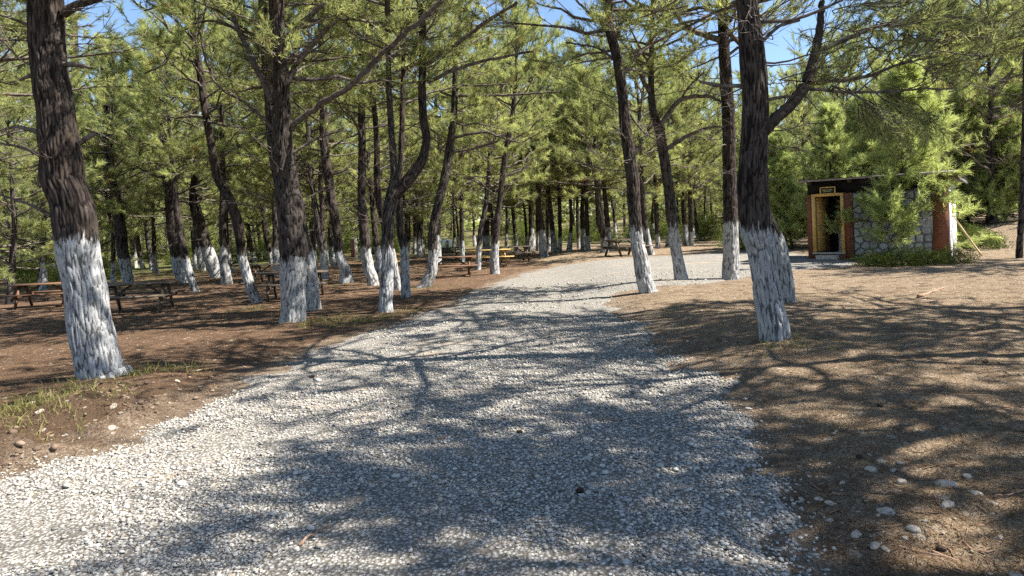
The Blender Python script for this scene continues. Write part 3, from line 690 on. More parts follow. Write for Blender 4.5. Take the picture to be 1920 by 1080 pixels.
      limbs=[[(1348,75,12),(1312,62,11),(1286,50,9),(1264,26,7),(1237,15,5),(1200,14,3)],[(1366,60,9),(1385,80,8),(1400,100,6)]]),
 dict(l='massive dark pine with ragged white base and a heavy elbowed limb to the right', s=[(1455,646,66),(1452,636,54),(1450,607,52),(1441,562,49),(1434,518,46),(1428,473,50),(1419,440,56),(1415,414,58),(1412,370,57),(1411,340,56),(1414,262,49),(1416,187,46),(1411,112,46),(1404,37,41),(1400,0,38)], p=425, H=9.5, cb=4.8, R=3.5, nl=44,
      limbs=[[(1428,250,26),(1455,222,23),(1485,195,22),(1515,150,22),(1530,94,18),(1539,37,13),(1541,0,11)],[(1534,94,10),(1594,71,9),(1650,49,8),(1762,30,6),(1850,42,3)],[(1516,155,9),(1612,146,7),(1688,120,5),(1760,105,3)],[(1510,165,8),(1580,172,6),(1650,172,5),(1795,165,3)],[(1395,162,8),(1350,160,7),(1314,154,5)],[(1425,41,8),(1480,38,7),(1530,22,6),(1580,0,4)],[(1425,82,8),(1460,50,6),(1500,38,5)],[(1432,188,7),(1465,182,6),(1485,180,6)],[(1436,286,5),(1452,284,3)],[(1436,336,5),(1450,336,3)]],
      sprays=[((1560,160),-.5),((1590,165),-.6),((1620,160),-.6),((1650,170),-.4),((1680,110),0),((1720,70),0),((1760,60),0),((1800,40),0),((1640,40),0),((1600,60),0),((1840,60),0),((1740,120),0),((1700,40),.1),((1560,20),.1),((1620,10),0),((1500,60),0),((1460,150),0)]),
 dict(l='second white stem close behind the massive dark pine', s=[(1481,578,34),(1478,566,27),(1470,518,31),(1461,464,28),(1446,430,27),(1432,400,26),(1424,350,24),(1418,250,22),(1414,120,20),(1412,0,18)], p=440, H=9, cb=5.0, R=2.2),
 dict(l='dark pine cut by the right border of the picture', s=[(1908,494,18),(1911,484,13),(1913,440,12),(1916,400,12),(1918,340,12),(1921,250,11)], p=0, H=9, cb=5.0, R=1.0, nl=10),
]

TREE_XY = []
def build_tree(i, d):
    rs = np.random.default_rng(100 + i)
    b = ground_hit(d['s'][1][0], d['s'][1][1]); D = b[1]; gz = float(base_z(b[0], b[1])); gx = b[0]
    TREE_XY.append((gx, D))
    root = empty('pine_tree', (gx, D, tz(gx, D)), 0, d['l'], 'pine tree', 'whitewashed pines of the picnic wood')
    O = np.array((gx, D, tz(gx, D)))
    pm = max(at(d['s'][0][0], d['p'], D)[2] - gz, .4) if d['p'] else -1.0
    lean = rs.uniform(-.03, .03)
    wpx = d['s'][2][2] * 1024 / 1920
    segs = int(np.clip(wpx * 2.8, 12, 112)); ds = float(np.clip(D / F * 1920 / 1024 * 2.0, .025, .14))
    ztop = 1.6 + D * 450 / F
    main = None
    for k, st in enumerate([d['s']] + d.get('forks', [])):
        Wl = centerline(st, D, d['H'] * (1 if k == 0 else .94), gz, lean)
        if k == 0:
            W0 = Wl[0].copy(); W0[2] -= .22; W0[3] *= 1.15; Wl = np.vstack([W0, Wl])
        Wl = resample(Wl, ztop + .2, ds, .22)
        C = Wl[:, :3] - O; base, tr = stem_mesh(17 * i + k, C, Wl[:, 3], gz - O[2], pm if k == 0 else -1, segs, 'trunk', M['bark'])
        link('trunk', tr, root)
        if base is not None: link('painted_base', base, root)
        if k == 0: main = C
        else:
            rr = np.random.default_rng(900 + i)
            br, nd = crown_mesh(rr, C, d['cb'], C[-1, 2], 14, d['R'] * .7, 6, 6, 14, dead=4, deadz=2.8)
            link('branch_wood', br.mesh('branch_wood', M['twig'], True), root)
            link('crown', mesh_np('crown', nd[0], nd[1], attrs=dict(tone=nd[2]), mat=M['needle']), root)
    near = D < 17
    far = D > 26
    kw = dict(nl=40, subs=8, twigs=7, K=15, nw=.0134, ln=.17) if near else (dict(nl=34, subs=7, twigs=6, K=24, nw=.0136, ln=.20)  if not far else dict(nl=32, subs=7, twigs=6, K=22, nw=.018, ln=.20))
    if far:
        t = TPL[i % 6]; sc = d['H'] / 9.2; mid = spine_at(main, np.array([5.0]))[0]
        for nm, me in t:
            if nm in ('branch_wood', 'crown'):
                o = link(nm, me, root, (mid[0], mid[1], 0)); o.scale = (sc, sc, sc); o.rotation_euler = (0, 0, i * 1.3)
        return
    br, nd = crown_mesh(rs, main, d['cb'], main[-1, 2], Lmax=d['R'], dead=14 if near else 9, deadz=2.0 if near else 1.8, **{**kw, 'nl': d.get('nl', kw['nl'])})
    nd = list(nd)
    for k, lp in enumerate(d.get('limbs', [])):
        bend = rs.uniform(-.10, .10)
        pts = []
        for q, (x, y, wd) in enumerate(lp):
            Dd = D * (1 + lean * 3 / D) + bend * q * (abs(lp[-1][0] - lp[0][0]) / F * D) * .8; pts.append((*at(x, y, Dd), max(wd / 2 / F * Dd, .004)))
        Wl = catmull(np.array(pts), 6 * len(pts)); C = Wl[:, :3] - O
        C[1:] += rs.normal(0, .012, C[1:].shape) * np.linalg.norm(C[-1] - C[0]) * .25
        V, Qd = tubes(C[None], np.maximum(Wl[:, 3], .003)[None], 7)
        link('limb', mesh_np('limb', V, Q=Qd, smooth=True, mat=M['twig'] if lp[0][2] < 18 else M['bark'], attrs=dict(crack=.3 + .7 * rs.uniform(0, 1, len(V)), paint=np.ones(len(V)))), root)
        ll = np.linalg.norm(C[-1] - C[0])
        if ll > .7:
            idx = np.linspace(0, len(C) - 1, 7).astype(int); LP = C[idx][None]
            o, _ = boughs(rs, LP, np.array([ll * .75]), 9, 4, 1, .1, .01, s0=.2, dead=True)
            for v, q in o: br.add(v, Q=q)
    if d.get('sprays'):
        for (x, y), dr in d['sprays']:
            p = at(x, y, D + rs.uniform(-.7, .7)) - O; n = 2
            az = rs.uniform(-.8, .8, n); L = rs.uniform(.5, .95, n)
            LP = limb_curves(rs, np.repeat(p[None], n, 0), az, L, np.full(n, dr * 1.3), curv=(-.2, .1))
            br.add(tubes(LP, np.full((n, 7), .007), 4)[0], Q=tubes(LP, np.full((n, 7), .006), 4)[1])
            o, e = boughs(rs, LP, L, 6, 6, 12, .12, .006, droop=.35 if dr < -.2 else 0.0)
            for v, q in o: br.add(v, Q=q)
            m = len(nd[0]); nd = [np.vstack([nd[0], e[0]]), np.vstack([nd[1], e[1] + m]), np.concatenate([nd[2], e[2] * .7 + .05])]
    link('branch_wood', br.mesh('branch_wood', M['twig'], True), root)  # limbs, side branches and twigs together in one mesh
    link('crown', mesh_np('crown', nd[0], nd[1], attrs=dict(tone=nd[2]), mat=M['needle']), root)

# ---- pines of the stand behind: a few forms, copied with their parts
def template(seed, H, cb, R, r0, paint, nl=42, nw=.0137, K=26, subs=7, twigs=6, dead=8):
    rs = np.random.default_rng(seed); n = 9
    z = np.linspace(-.25, H, n); wob = np.cumsum(rs.normal(0, .07, (n, 2)), 0); wob -= wob[0]
    lean = rs.uniform(-.05, .05, 2)
    W = np.column_stack([wob[:, 0] + lean[0] * z, wob[:, 1] + lean[1] * z, z, r0 * (1 - np.linspace(0, .93, n)) * np.array([1.35, 1.0] + [1] * (n - 2))])
    W = resample(W, cb + 1, .10, .3)
    base, tr = stem_mesh(seed, W[:, :3], W[:, 3], 0, paint, 14, 'trunk', M['bark'], crackw=.07, crackh=.5, depth=.02)
    br, nd = crown_mesh(rs, W[:, :3], cb, H, nl, R, subs, twigs, K, .245 if nw > .0136 else .165, nw, dead=dead, deadz=1.7, sides=4)
    return [('trunk', tr), ('painted_base', base), ('branch_wood', br.mesh('branch_wood', M['twig'])), ('crown', mesh_np('crown', nd[0], nd[1], attrs=dict(tone=nd[2]), mat=M['needle']))]

TPL = [template(501 + k, H, cb, R, r0, p) for k, (H, cb, R, r0, p) in enumerate([(8.8, 2.8, 2.9, .15, 1.15), (10.0, 3.1, 3.0, .17, 1.2), (8.2, 2.6, 2.9, .13, 1.1), (9.2, 3.3, 2.8, .15, 1.2), (8.7, 2.8, 3.1, .16, 1.1), (10.4, 3.5, 3.1, .18, 1.25)])]
LOW_TPL = [template(551 + k, H, cb, R, .14, -1.0) for k, (H, cb, R) in enumerate([(8.0, .7, 3.0), (9.0, 1.0, 3.1), (7.0, .6, 2.7)])]
DENSE_TPL = template(611, 8.6, 4.8, 2.3, .17, 1.25, nl=50, nw=.0134, K=22, subs=8, twigs=7, dead=8)
THIN_TPL = template(612, 9.2, 4.6, 3.0, .16, 1.25, nl=20, nw=.012, K=16, subs=7, twigs=6, dead=12)
NEAR_TPL = [template(601 + k, 9.5, 4.2, 2.9, .17, 1.25, nl=44, nw=.0125, K=24, subs=8, twigs=7, dead=10) for k in range(2)]


for i, d in enumerate(TREES): build_tree(i, d)

def place(tpl, x, y, rz, sc, label, group, name='pine_tree', skip=()):
    root = empty(name, (x, y, tz(x, y)), rz, label, 'pine tree', group); root.scale = (sc, sc, sc)
    for nm, me in tpl:
        if me is None or nm in skip: continue
        link(nm, me, root)
    TREE_XY.append((x, y)); return root

rng = random.Random(12)
def free(x, y, gap):
    return all((x - a) ** 2 + (y - b) ** 2 > gap * gap for a, b in TREE_XY)
HUT_C = (12.3, 22.0)
GAPS = [(90, 'left of the thick leaning pine'), (215, 'behind the thick leaning pine'), (320, 'behind the grey picnic table'), (420, 'behind the twin pine'), (520, 'right of the slim leaning pine'), (610, 'behind the stout pair'),
        (690, 'left of the knee-bent pine'), (760, 'behind the forked pine'), (860, 'behind the stained picnic table'), (940, 'behind the yellow picnic table'), (1040, 'left of the distant grey-washed pine'), (1140, 'at the end of the track'),
        (1240, 'behind the roadside pine'), (1340, 'beyond the dirt clearing'), (1440, 'behind the massive dark pine'), (1530, 'left of the hut'), (1700, 'behind the hut door and young pine'), (1800, 'behind the hut pier')]
cnt = 0; tries = 0
while cnt < 215 and tries < 9000:
    tries += 1
    y = 23 + 75 * rng.random() ** 1.15; x = rng.uniform(-.86, .86) * y
    u = PX + F * x / y
    if road_sd(np.array([x]), np.array([y]))[0] > -1.5: continue
    if math.hypot(x - HUT_C[0], y - HUT_C[1]) < 6.5: continue
    if 1130 < u < 1500 and y < 46: continue                     # dirt clearing beyond the gravel bend
    if 930 < u < 1130 and y < 33: continue
    if u < 930 and y < 27 and rng.random() < .6: continue
    if u > 1500 and y < 26: continue
    if 960 < u < 1140 and y > 46 and rng.random() < .6: continue
    if not free(x, y, 2.6): continue
    cnt += 1
    row = 'nearer' if y < 38 else ('middle' if y < 58 else 'deepest')
    gap = 'behind the hut'
    for lim, g in GAPS:
        if u < lim: gap = g; break
    tpl = LOW_TPL[cnt % 3] if u > 1400 or (u < 200 and cnt % 3 == 0) or y > 68 else TPL[cnt % 6]
    place(tpl, x, y, rng.uniform(0, 6.28), rng.uniform(.95, 1.28), f'pine of the {row} rows {gap}', f'{row} pines {gap}')

for k, (u, v) in enumerate([(765, 474), (792, 476), (970, 469), (990, 471), (1010, 469), (1041, 471), (1066, 469), (1095, 467), (1145, 468), (1252, 462), (1286, 459), (590, 484), (625, 482), (560, 486), (430, 494), (462, 490)]):
    p = ground_hit(u, v + 1.5)
    gap = 'behind the hut'
    for lim, g in GAPS:
        if u < lim: gap = g; break
    place(TPL[(3, 5, 5)[k % 3]], p[0], p[1], k * 2.1, .92 + .05 * (k % 3), f'slim white-footed pine of the far front row {gap}', f'far front row {gap}')

# pines beside the view: their crowns shade the track and the right-hand ground
for k, (x, y) in enumerate([(6.9, 6.2), (9.4, 9.3), (10.2, 3.0), (6.6, 3.9), (10.6, 7.0), (7.3, 1.9), (-7.8, 7.0), (-9.5, 11.5), (-13.5, 15.5), (-11.0, 5.0), (-16.5, 20.0), (17.5, 15.2)]):
    place(DENSE_TPL if k == 3 else (THIN_TPL if k in (0, 2, 5) else NEAR_TPL[k % 2]), x, y, k * 1.7, 1.0 + .04 * (k % 3), 'tall pine beside the track just outside the picture, casting dappled shade', 'pines outside the picture')

# young pine in front of the hut
b = ground_hit(1668, 484); D = b[1]
root = empty('young_pine', (b[0], D, tz(b[0], D)), 0, 'bushy young bright green pine in front of the stone hut', 'pine tree'); O = np.array(root.location)
Wl = centerline([(1666, 488, 11), (1668, 480, 10), (1675, 440, 9), (1680, 400, 8), (1688, 350, 7), (1692, 300, 6), (1694, 240, 5)], D, 5.4, O[2])
Wl = resample(Wl, 9, .08, .2); _, tr = stem_mesh(77, Wl[:, :3] - O, Wl[:, 3], 0, -1, 14, 'trunk', M['bark']); link('trunk', tr, root)
br, nd = crown_mesh(np.random.default_rng(78), Wl[:, :3] - O, .8, 5.6, 84, 2.3, 9, 8, 16, .18, .0155, mat='young', dead=3, deadz=.9, cone=True)
link('branch_wood', br.mesh('branch_wood', M['twig'], True), root); link('crown', mesh_np('crown', nd[0], nd[1], attrs=dict(tone=np.maximum(nd[2], .08)), mat=M['young']), root)

for k, (u, y, sc) in enumerate([(1445, 31, .95), (1485, 28.5, .85), (1545, 28, 1.0), (1610, 29, 1.1), (1740, 29, 1.05), (1815, 30, .95), (1850, 27.5, .8), (1885, 30, 1.0), (1930, 28, .95), (1790, 34, 1.2), (1870, 35, 1.2)]):
    x = (u - PX) / F * y
    r2 = empty('young_pine', (x, y, tz(x, y)), 1.1 + k * 1.9, 'light green young pine ' + ('left of the hut' if u < 1516 else 'right behind the hut roof' if u < 1780 else 'on the slope right of the hut'), 'pine tree', 'young pines ' + ('left of the hut' if u < 1516 else 'behind the hut' if u < 1780 else 'right of the hut'))
    r2.scale = (sc, sc, sc)
    for ch in list(root.children):
        c = ch.copy(); COL.objects.link(c); c.parent = r2

# ------------------------------------------------------------------ shrubs
def leaf_cloud(rs, n, rx, ry, rz, ls):
    c = unit(rs.normal(size=(n, 3))) * (rs.uniform(.25, 1, n) ** .5)[:, None]; c[:, 2] = np.abs(c[:, 2])
    lump = 1 + .35 * vnoise(c[:, 0] * 3, c[:, 1] * 3, c[:, 2] * 3, int(rs.integers(999)))
    c = c * lump[:, None] * np.array((rx, ry, rz)); m = 3
    P = np.repeat(c, m, 0) + rs.normal(0, ls * .6, (n * m, 3)); P[:, 2] = np.maximum(P[:, 2], .02)
    a = unit(rs.normal(size=P.shape)) * ls; bb = unit(np.cross(a, rs.normal(size=P.shape))) * ls * .42
    V = np.stack([P - a * .5, P + bb * .5, P + a * .5, P - bb * .5], 1).reshape(-1, 3)
    Qd = np.arange(len(V)).reshape(-1, 4)
    tone = np.clip(np.repeat(.12 + .85 * rs.uniform(0, 1, n * m) * (.6 + .4 * np.repeat(lump, m) / 1.35), 4), .07, 1)
    return V, Qd, tone

def shrub_meshes(seed, rx, rz, n, ls, mat):
    rs = np.random.default_rng(seed); V, Qd, tone = leaf_cloud(rs, n, rx, rx, rz, ls)
    me = mesh_np('foliage', V, Q=Qd, attrs=dict(tone=tone), mat=mat)
    k = 9; az = rs.uniform(0, 6.28, k)
    P = limb_curves(rs, np.zeros((k, 3)), az, rs.uniform(.6, .95, k) * rz, np.radians(rs.uniform(35, 80, k)))
    V, Qd = tubes(P, np.linspace(.016, .004, 7)[None].repeat(k, 0), 4)
    return [('foliage', me), ('stems', mesh_np('stems', V, Q=Qd, mat=M['twig']))]

SHR = [shrub_meshes(31, 1.2, 1.5, 1500, .10, M['leaf']), shrub_meshes(32, 1.6, 1.2, 1700, .10, M['leaf']), shrub_meshes(33, 1.0, 1.9, 1500, .10, M['leaf'])]
HSH = [shrub_meshes(41, .75, .5, 1500, .045, M['darkleaf']), shrub_meshes(42, .6, .42, 1200, .045, M['darkleaf'])]
def shrub(parts, x, y, rz, sc, label, group=None):
    r = empty('shrub', (x, y, tz(x, y)), rz, label, 'shrub', group); r.scale = (sc, sc, sc)
    for nm, me in parts: link(nm, me, r)

k = 0
for u, v, sc in [(15,533,.9),(75,532,.8),(128,530,.9),(175,528,.8)]:
    p = ground_hit(u, v); shrub(SHR[k % 3], p[0], p[1] + 1.5, k, sc * 1.1, 'bright green shrub at the wood edge behind the slanting thin pine', 'shrubs at the left wood edge'); k += 1
for _ in range(90):
    y = rng.uniform(54, 90); x = rng.uniform(-.85, .85) * y; u = PX + F * x / y
    if 1140 < u < 1480 and y < 50: continue
    k += 1
    gap = 'behind the hut'
    for lim, g in GAPS:
        if u < lim: gap = g; break
    lab, grp = f'leafy green shrub under the far pines {gap}', f'shrubs {gap}'
    shrub(SHR[k % 3], x, y, k, rng.uniform(.8, 1.5), lab, grp)
for u, v in [(1460, 470), (1490, 466), (1440, 463), (1350, 452)]:
    p = ground_hit(u, v); k += 1; shrub(SHR[k % 3], p[0], p[1] + 2.5, k, 1.0, 'yellow-green shrub on the far gravel edge left of the hut', 'shrubs left of the hut')
for u, v, s, lab in [(1655, 500, 1.0, 'low dark shrub at the foot of the young pine'), (1705, 499, .95, 'low olive shrub along the middle of the stone wall'), (1755, 498, 1.0, 'low dark shrub in front of the brick pier'), (1800, 494, .8, 'scrubby shrub at the right corner of the hut')]:
    p = ground_hit(u, v); k += 1; shrub(HSH[k % 2], p[0], p[1] + .3, k, s, lab)
for u, v in [(1830, 466), (1870, 462), (1895, 470)]:
    p = ground_hit(u, v); k += 1; shrub(HSH[k % 2], p[0], p[1] + 1.5, k, 1.5, 'dark scrub on the slope right of the hut', 'scrub on the slope by the hut')

# far wood, one mass
rs = np.random.default_rng(9); n = 34000
x = rs.uniform(-130, 130, n); y = rs.uniform(100, 130, n); z = rs.uniform(0, 1, n) ** 1.5 * (8.5 + 3.5 * vnoise(x * .18, y * .18, 0, 3)) + terrain(x, y)
a = unit(rs.normal(size=(n, 3))) * .9; bb = unit(np.cross(a, rs.normal(size=(n, 3)))) * .32
V = np.stack([np.stack([x, y, z], 1) + q for q in (-a * .5, bb, a * .5, -bb)], 1).reshape(-1, 3)
fw = link('distant_forest', mesh_np('distant_forest', V, Q=np.arange(len(V)).reshape(-1, 4), attrs=dict(tone=np.repeat(rs.uniform(.1, .9, n), 4)), mat=M['needle']))
tag(fw, 'distant pine wood closing the view', 'forest', kind='stuff')

# ------------------------------------------------------------------ grass and litter
rs = np.random.default_rng(15); gx, gy = [], []
for u, v, r, n in [(60, 790, .55, 700), (20, 770, .5, 700), (120, 735, .35, 260), (270, 700, .4, 300), (330, 695, .45, 320), (215, 745, .15, 60), (480, 580, .5, 500), (590, 605, .6, 600), (660, 600, .7, 600), (700, 600, .6, 420), (640, 535, .6, 250), (815, 540, .6, 250), (760, 585, .5, 250), (1480, 650, .5, 200), (160, 712, .3, 120), (110, 760, .6, 350)]:
    n = int(n * .33); p = ground_hit(u, v); a = rs.uniform(0, 6.28, n); q = r * np.sqrt(rs.uniform(0, 1, n)) * (1 + .5 * np.sin(a * 3 + u))
    gx.append(p[0] + q * np.cos(a)); gy.append(p[1] + q * np.sin(a))
gx, gy = np.concatenate(gx), np.concatenate(gy); n = len(gx)
P = np.stack([gx, gy, terrain(gx, gy) - .01], 1)
ln = rs.uniform(.05, .17, n)[:, None]; d = unit(np.stack([rs.normal(0, .45, n), rs.normal(0, .45, n), np.ones(n)], 1))
sd_ = unit(np.cross(d, rs.normal(size=d.shape))) * .005
mid = P + d * ln * .6; tip = P + d * ln + np.stack([d[:, 0], d[:, 1], -np.abs(d[:, 0])], 1) * ln * .5
V = np.stack([P - sd_, P + sd_, mid + sd_ * .7, mid - sd_ * .7, tip], 1).reshape(-1, 3); b5 = 5 * np.arange(n)[:, None]
g = link('grass', mesh_np('grass', V, T=b5 + np.array((3, 2, 4)), Q=b5 + np.array((0, 1, 2, 3)), attrs=dict(tone=np.repeat(rs.uniform(0, 1, n), 5)), mat=M['grass']))
tag(g, 'thin tufts of grass around the pine feet and the left bank', 'grass', kind='stuff')

n = 110000; y = 2.4 + 12 * rs.uniform(0, 1, n) ** 1.5; x = rs.uniform(-.82, .82, n) * y; s = road_sd(x, y)
kp = (s < -.02) | (rs.uniform(0, 1, n) < .02); x, y = x[kp], y[kp]; n = len(x)
a = rs.uniform(0, 6.28, n); L = rs.uniform(.03, .08, n); z = terrain(x, y) + rs.uniform(.002, .014, n)
d = np.stack([np.cos(a) * L, np.sin(a) * L, rs.normal(0, .12, n) * L], 1); sd_ = np.stack([-np.sin(a), np.cos(a), np.zeros(n)], 1) * .0022
P = np.stack([x, y, z], 1); V = np.stack([P - sd_, P + sd_, P + d], 1).reshape(-1, 3)
lt = link('pine_litter', mesh_np('pine_litter', V, np.arange(3 * n).reshape(-1, 3), attrs=dict(tone=np.repeat(rs.uniform(0, 1, n), 3)), mat=M['litter']))
tag(lt, 'dry brown needles scattered over the forest floor', 'litter', kind='stuff')

n = 16000; x = rs.uniform(-6.5, -.6, n); y = rs.uniform(3.4, 8.2, n); s_c = road_sd(x, y)
p = clod_mask(x, y, s_c) * sstep(-.05, .25, fbm(x * 2.2, y * 2.2, 1, 61, 3)); kp = rs.uniform(0, 1, n) < p * .8; x, y = x[kp], y[kp]; n = len(x)
brown = np.array([(.060, .040, .027), (.11, .073, .048), (.17, .118, .08), (.24, .17, .115)])[rs.choice(4, n, p=[.35, .35, .2, .1])]
V, T, C = pebbles(rs, x, y, np.minimum(.015 * rs.lognormal(0, .55, n), .042), brown)
cl = link('soil_clods', mesh_np('soil_clods', V, T, attrs=dict(tint=C), mat=M['pebble']))
tag(cl, 'dark crumbled soil clods along the left bank of the track', 'soil', kind='stuff')

n = 2600; y = 2.6 + 15 * rs.uniform(0, 1, n) ** 1.3; x = rs.uniform(-.82, .82, n) * y; kp = road_sd(x, y) < -.1; x, y = x[kp], y[kp]; n = len(x)
a = rs.uniform(0, 6.28, n); L = .05 + .16 * rs.uniform(0, 1, n) ** 2.5
P = np.stack([np.stack([x + np.cos(a) * L * t + rs.normal(0, .012, n) * (t > 0), y + np.sin(a) * L * t + rs.normal(0, .012, n) * (t > 0)], 1) for t in (0, .5, 1)], 1)
P = np.concatenate([P, (terrain(P[..., 0], P[..., 1]) + .006)[..., None]], 2)
V, Qd = tubes(P, np.repeat((rs.uniform(.0018, .0045, n))[:, None], 3, 1), 3)
tg = link('twig_litter', mesh_np('twig_litter', V, Q=Qd, mat=M['stick'])); tag(tg, 'small fallen twigs strewn over the forest floor', 'twigs', kind='stuff')

# ------------------------------------------------------------------ loose stones, cones, sticks
def rock_mesh(seed):
    import bmesh
    bm = bmesh.new(); bmesh.ops.create_icosphere(bm, subdivisions=3, radius=1)
    V = np.array([v.co[:] for v in bm.verts])
    k = fbm(V[:, 0] * .9 + seed, V[:, 1] * .9, V[:, 2] * .9, seed, 3)
    V = V * (1 + .45 * k)[:, None]
    for q in range(9):
        nrm = unit(np.random.default_rng(seed * 7 + q).normal(size=3)); hd = .62; dd = V @ nrm - hd
        V = V - np.maximum(dd, 0)[:, None] * nrm * .85
    for v, c in zip(bm.verts, V): v.co = c * (1, .8, .55)
    me = bpy.data.meshes.new('stone'); bm.to_mesh(me); bm.free(); me.materials.append(M['rock'])
    me.polygons.foreach_set('use_smooth', np.ones(len(me.polygons), bool)); return me

ROCKS = [rock_mesh(s) for s in range(5)]
STONES = [(1557,948,24,'rounded pale stone touching a smaller one at the gravel edge'),(1536,941,18,'small grey stone leaning on the rounded pale stone'),(1579,908,16,'bright white stone lying alone on the brown dirt'),(1633,886,27,'tan stone with dark underside farthest up the stony patch'),(1658,962,44,'big flat tan boulder half sunk in the dirt'),(1691,903,30,'grey stone behind the big flat boulder'),(1771,912,44,'broad sunken pale rock in the stony patch'),(1829,928,30,'pointed pale stone near the right border'),(1777,950,36,'long grey stone below the broad sunken rock'),(1813,894,24,'flat white stone in the shade band'),(1606,1006,34,'grey-green flat stone near the lower gravel edge'),(1641,1026,32,'dark angular stone in front of the grey-green flat one'),(1661,1032,22,'small pale stone beside the dark angular one'),(1714,1001,30,'mauve stone with sloping top below the big boulder'),(1696,1014,22,'small flat tan stone beside the mauve one'),(1736,982,19,'small stone at the end of a branch shadow'),(1873,1007,22,'pale stone alone in the lower right sunlight'),(1902,1072,38,'flat grey rock in the bottom right corner'),(1687,867,16,'small brown stone above the stony patch'),(1675,880,20,'small buff stone next to the tan stone'),(1530,1041,16,'white stone at the bottom gravel edge'),(1863,945,16,'small round stone right of the pointed one'),(1503,938,15,'small grey stone bedded in gravel'),(1555,976,20,'half-buried buff stone below the rounded pale one'),
 (75,787,22,'pinkish cube-shaped stone on the left bank'),(63,753,18,'flat white stone in the left grass'),(148,823,12,'yellowish stone below the left bank'),(333,728,14,'pale stone on the soil ridge by the gravel'),(1193,731,20,'single round stone lying on the gravel'),(178,845,14,'buff stone at the foot of the left bank'),(228,790,9,'tiny white stone on the left soil'),(1690,600,9,'small pale stone on the open ground below the hut'),(1845,640,9,'small pale stone on the open ground at the right'),(1500,800,8,'little stone right of the gravel in the shade')]
rr = random.Random(5)
for i, (u, v, wd, lab) in enumerate(STONES):
    p = ground_hit(u, v); r = wd / 2 / F * p[1] * .92
    o = link('stone', ROCKS[i % 5], None, (p[0], p[1], float(surf_z(np.array([p[0]]), np.array([p[1]]))[0]) + r * .04)); o.scale = (r, r, r * rr.uniform(.8, 1.15)); o.rotation_euler = (rr.uniform(-.2, .2), rr.uniform(-.2, .2), rr.uniform(0, 6.28))
    tag(o, lab, 'stone', 'stones lying about')

def cone_mesh():
    A_ = Acc(); n = 0
    A_.lathe([(.001, -.045), (.016, -.04), (.024, -.015), (.02, .012), (.010, .038), (.001, .047)], k=10)
    for r in range(8):
        z = -.036 + r * .0105; rad = .026 * math.sin(math.pi * (.22 + .085 * r)) + .004
        for k in range(8):
            a = k * .785 + (r % 2) * .39; c, s = math.cos(a), math.sin(a)
            A_.add([(c * rad * .5 - s * .006, s * rad * .5 + c * .006, z), (c * rad * .5 + s * .006, s * rad * .5 - c * .006, z), (c * (rad + .008), s * (rad + .008), z + .008), (c * rad * .6, s * rad * .6, z + .010)], T=[(0, 1, 2), (0, 2, 3), (1, 3, 2)])
    return A_.mesh('pine_cone', M['cone'])
CONE = cone_mesh()
for u, v, sc, lab in [(1650,767,1.3,'dark pine cone on sunlit dirt right of the gravel'),(1848,678,1.5,'dark pine cone in the shade near the right border'),(585,713,1.6,'brown pine cone on the gravel left of the middle'),(1088,931,1.5,'dark broken pine cone on the gravel'),(1612,861,1.2,'pine cone above the tan stone'),(1765,1037,1.2,'dark pine cone by the branch shadow in the lower right'),(975,818,1.3,'pine cone lying in the gravel shadow')]:
    sc *= .4; p = ground_hit(u, v); o = link('pine_cone', CONE, None, (p[0], p[1], float(surf_z(np.array([p[0]]), np.array([p[1]]))[0]) + .024 * sc))
    o.scale = (sc,) * 3; o.rotation_euler = (1.45, rr.uniform(-.3, .3), rr.uniform(0, 6.28)); tag(o, lab, 'pine cone', 'fallen cones')

def stick(pix, r, lab, lift=.012):
    pts = []
    for u, v in pix:
        p = ground_hit(u, v); pts.append((p[0], p[1], float(surf_z(np.array([p[0]]), np.array([p[1]]))[0]) + lift))
    P = catmull(np.array(pts), 14); O = P[0].copy(); P = P - O
    P[1:-1] += np.random.default_rng(int(pix[0][0])).normal(0, .006, P[1:-1].shape)
    A_ = Acc(); A_.tube(P, np.linspace(r, r * .4, 14), 6)
    tag(link('stick', A_.mesh('stick', M['stick'], True), None, O), lab, 'stick', 'fallen sticks')
stick([(1640, 924), (1680, 927), (1727, 936)], .008, 'thin curved stick across the stony patch')
stick([(1722, 559), (1745, 549), (1772, 539)], .03, 'reddish stick on the open ground before the hut', .03)
stick([(1865, 935), (1900, 930), (1935, 922)], .006, 'straight pale stick at the right border')
stick([(560, 1035), (590, 1015), (618, 992)], .008, 'dark twig lying on the gravel bottom left')
stick([(820, 832), (850, 822), (872, 830)], .006, 'small twig in the gravel shadow')
stick([(1120, 795), (1160, 796), (1190, 788)], .006, 'short dark twig on the gravel right of the middle')
stick([(130, 745), (165, 740), (195, 728)], .007, 'dry twig on the left bank below the thick pine')

# ------------------------------------------------------------------ picnic tables
def plank(acc, c, d, rot=None): acc.box(c, d, rot)
def table_parts(mat):
    parts = []
    def one(nm, c, d, ang=0.0):
        A_ = Acc(); ca, sa = math.cos(ang), math.sin(ang)
        A_.box(c, d, [(1, 0, 0), (0, ca, -sa), (0, sa, ca)]); parts.append((nm, A_.mesh(nm, mat)))
    for k in range(5): one('plank', (0, -.30 + .15 * k, .735), (1.85, .138, .04))
    for s in (-1, 1):
        for k in (0, 1): one('seat_plank', (0, s * (.66 + .15 * k), .44), (1.85, .138, .04))
    for e in (-.66, .66):
        for s in (-1, 1): one('leg', (e + s * .003, s * .40, .355), (.05, .10, .80), s * .52)
        one('cross_beam', (e + .052, 0, .385), (.045, 1.62, .09)); one('top_batten', (e - .05, 0, .68), (.045, .70, .07))
    for e in (-1, 1):
        A_ = Acc(); A_.tube([(e * .60, 0, .40), (e * .18, 0, .70)], .03, 4); parts.append(('brace', A_.mesh('brace', mat)))
    return parts
TP = {k: table_parts(M[k]) for k in ('table_dark', 'table_red', 'table_yellow')}
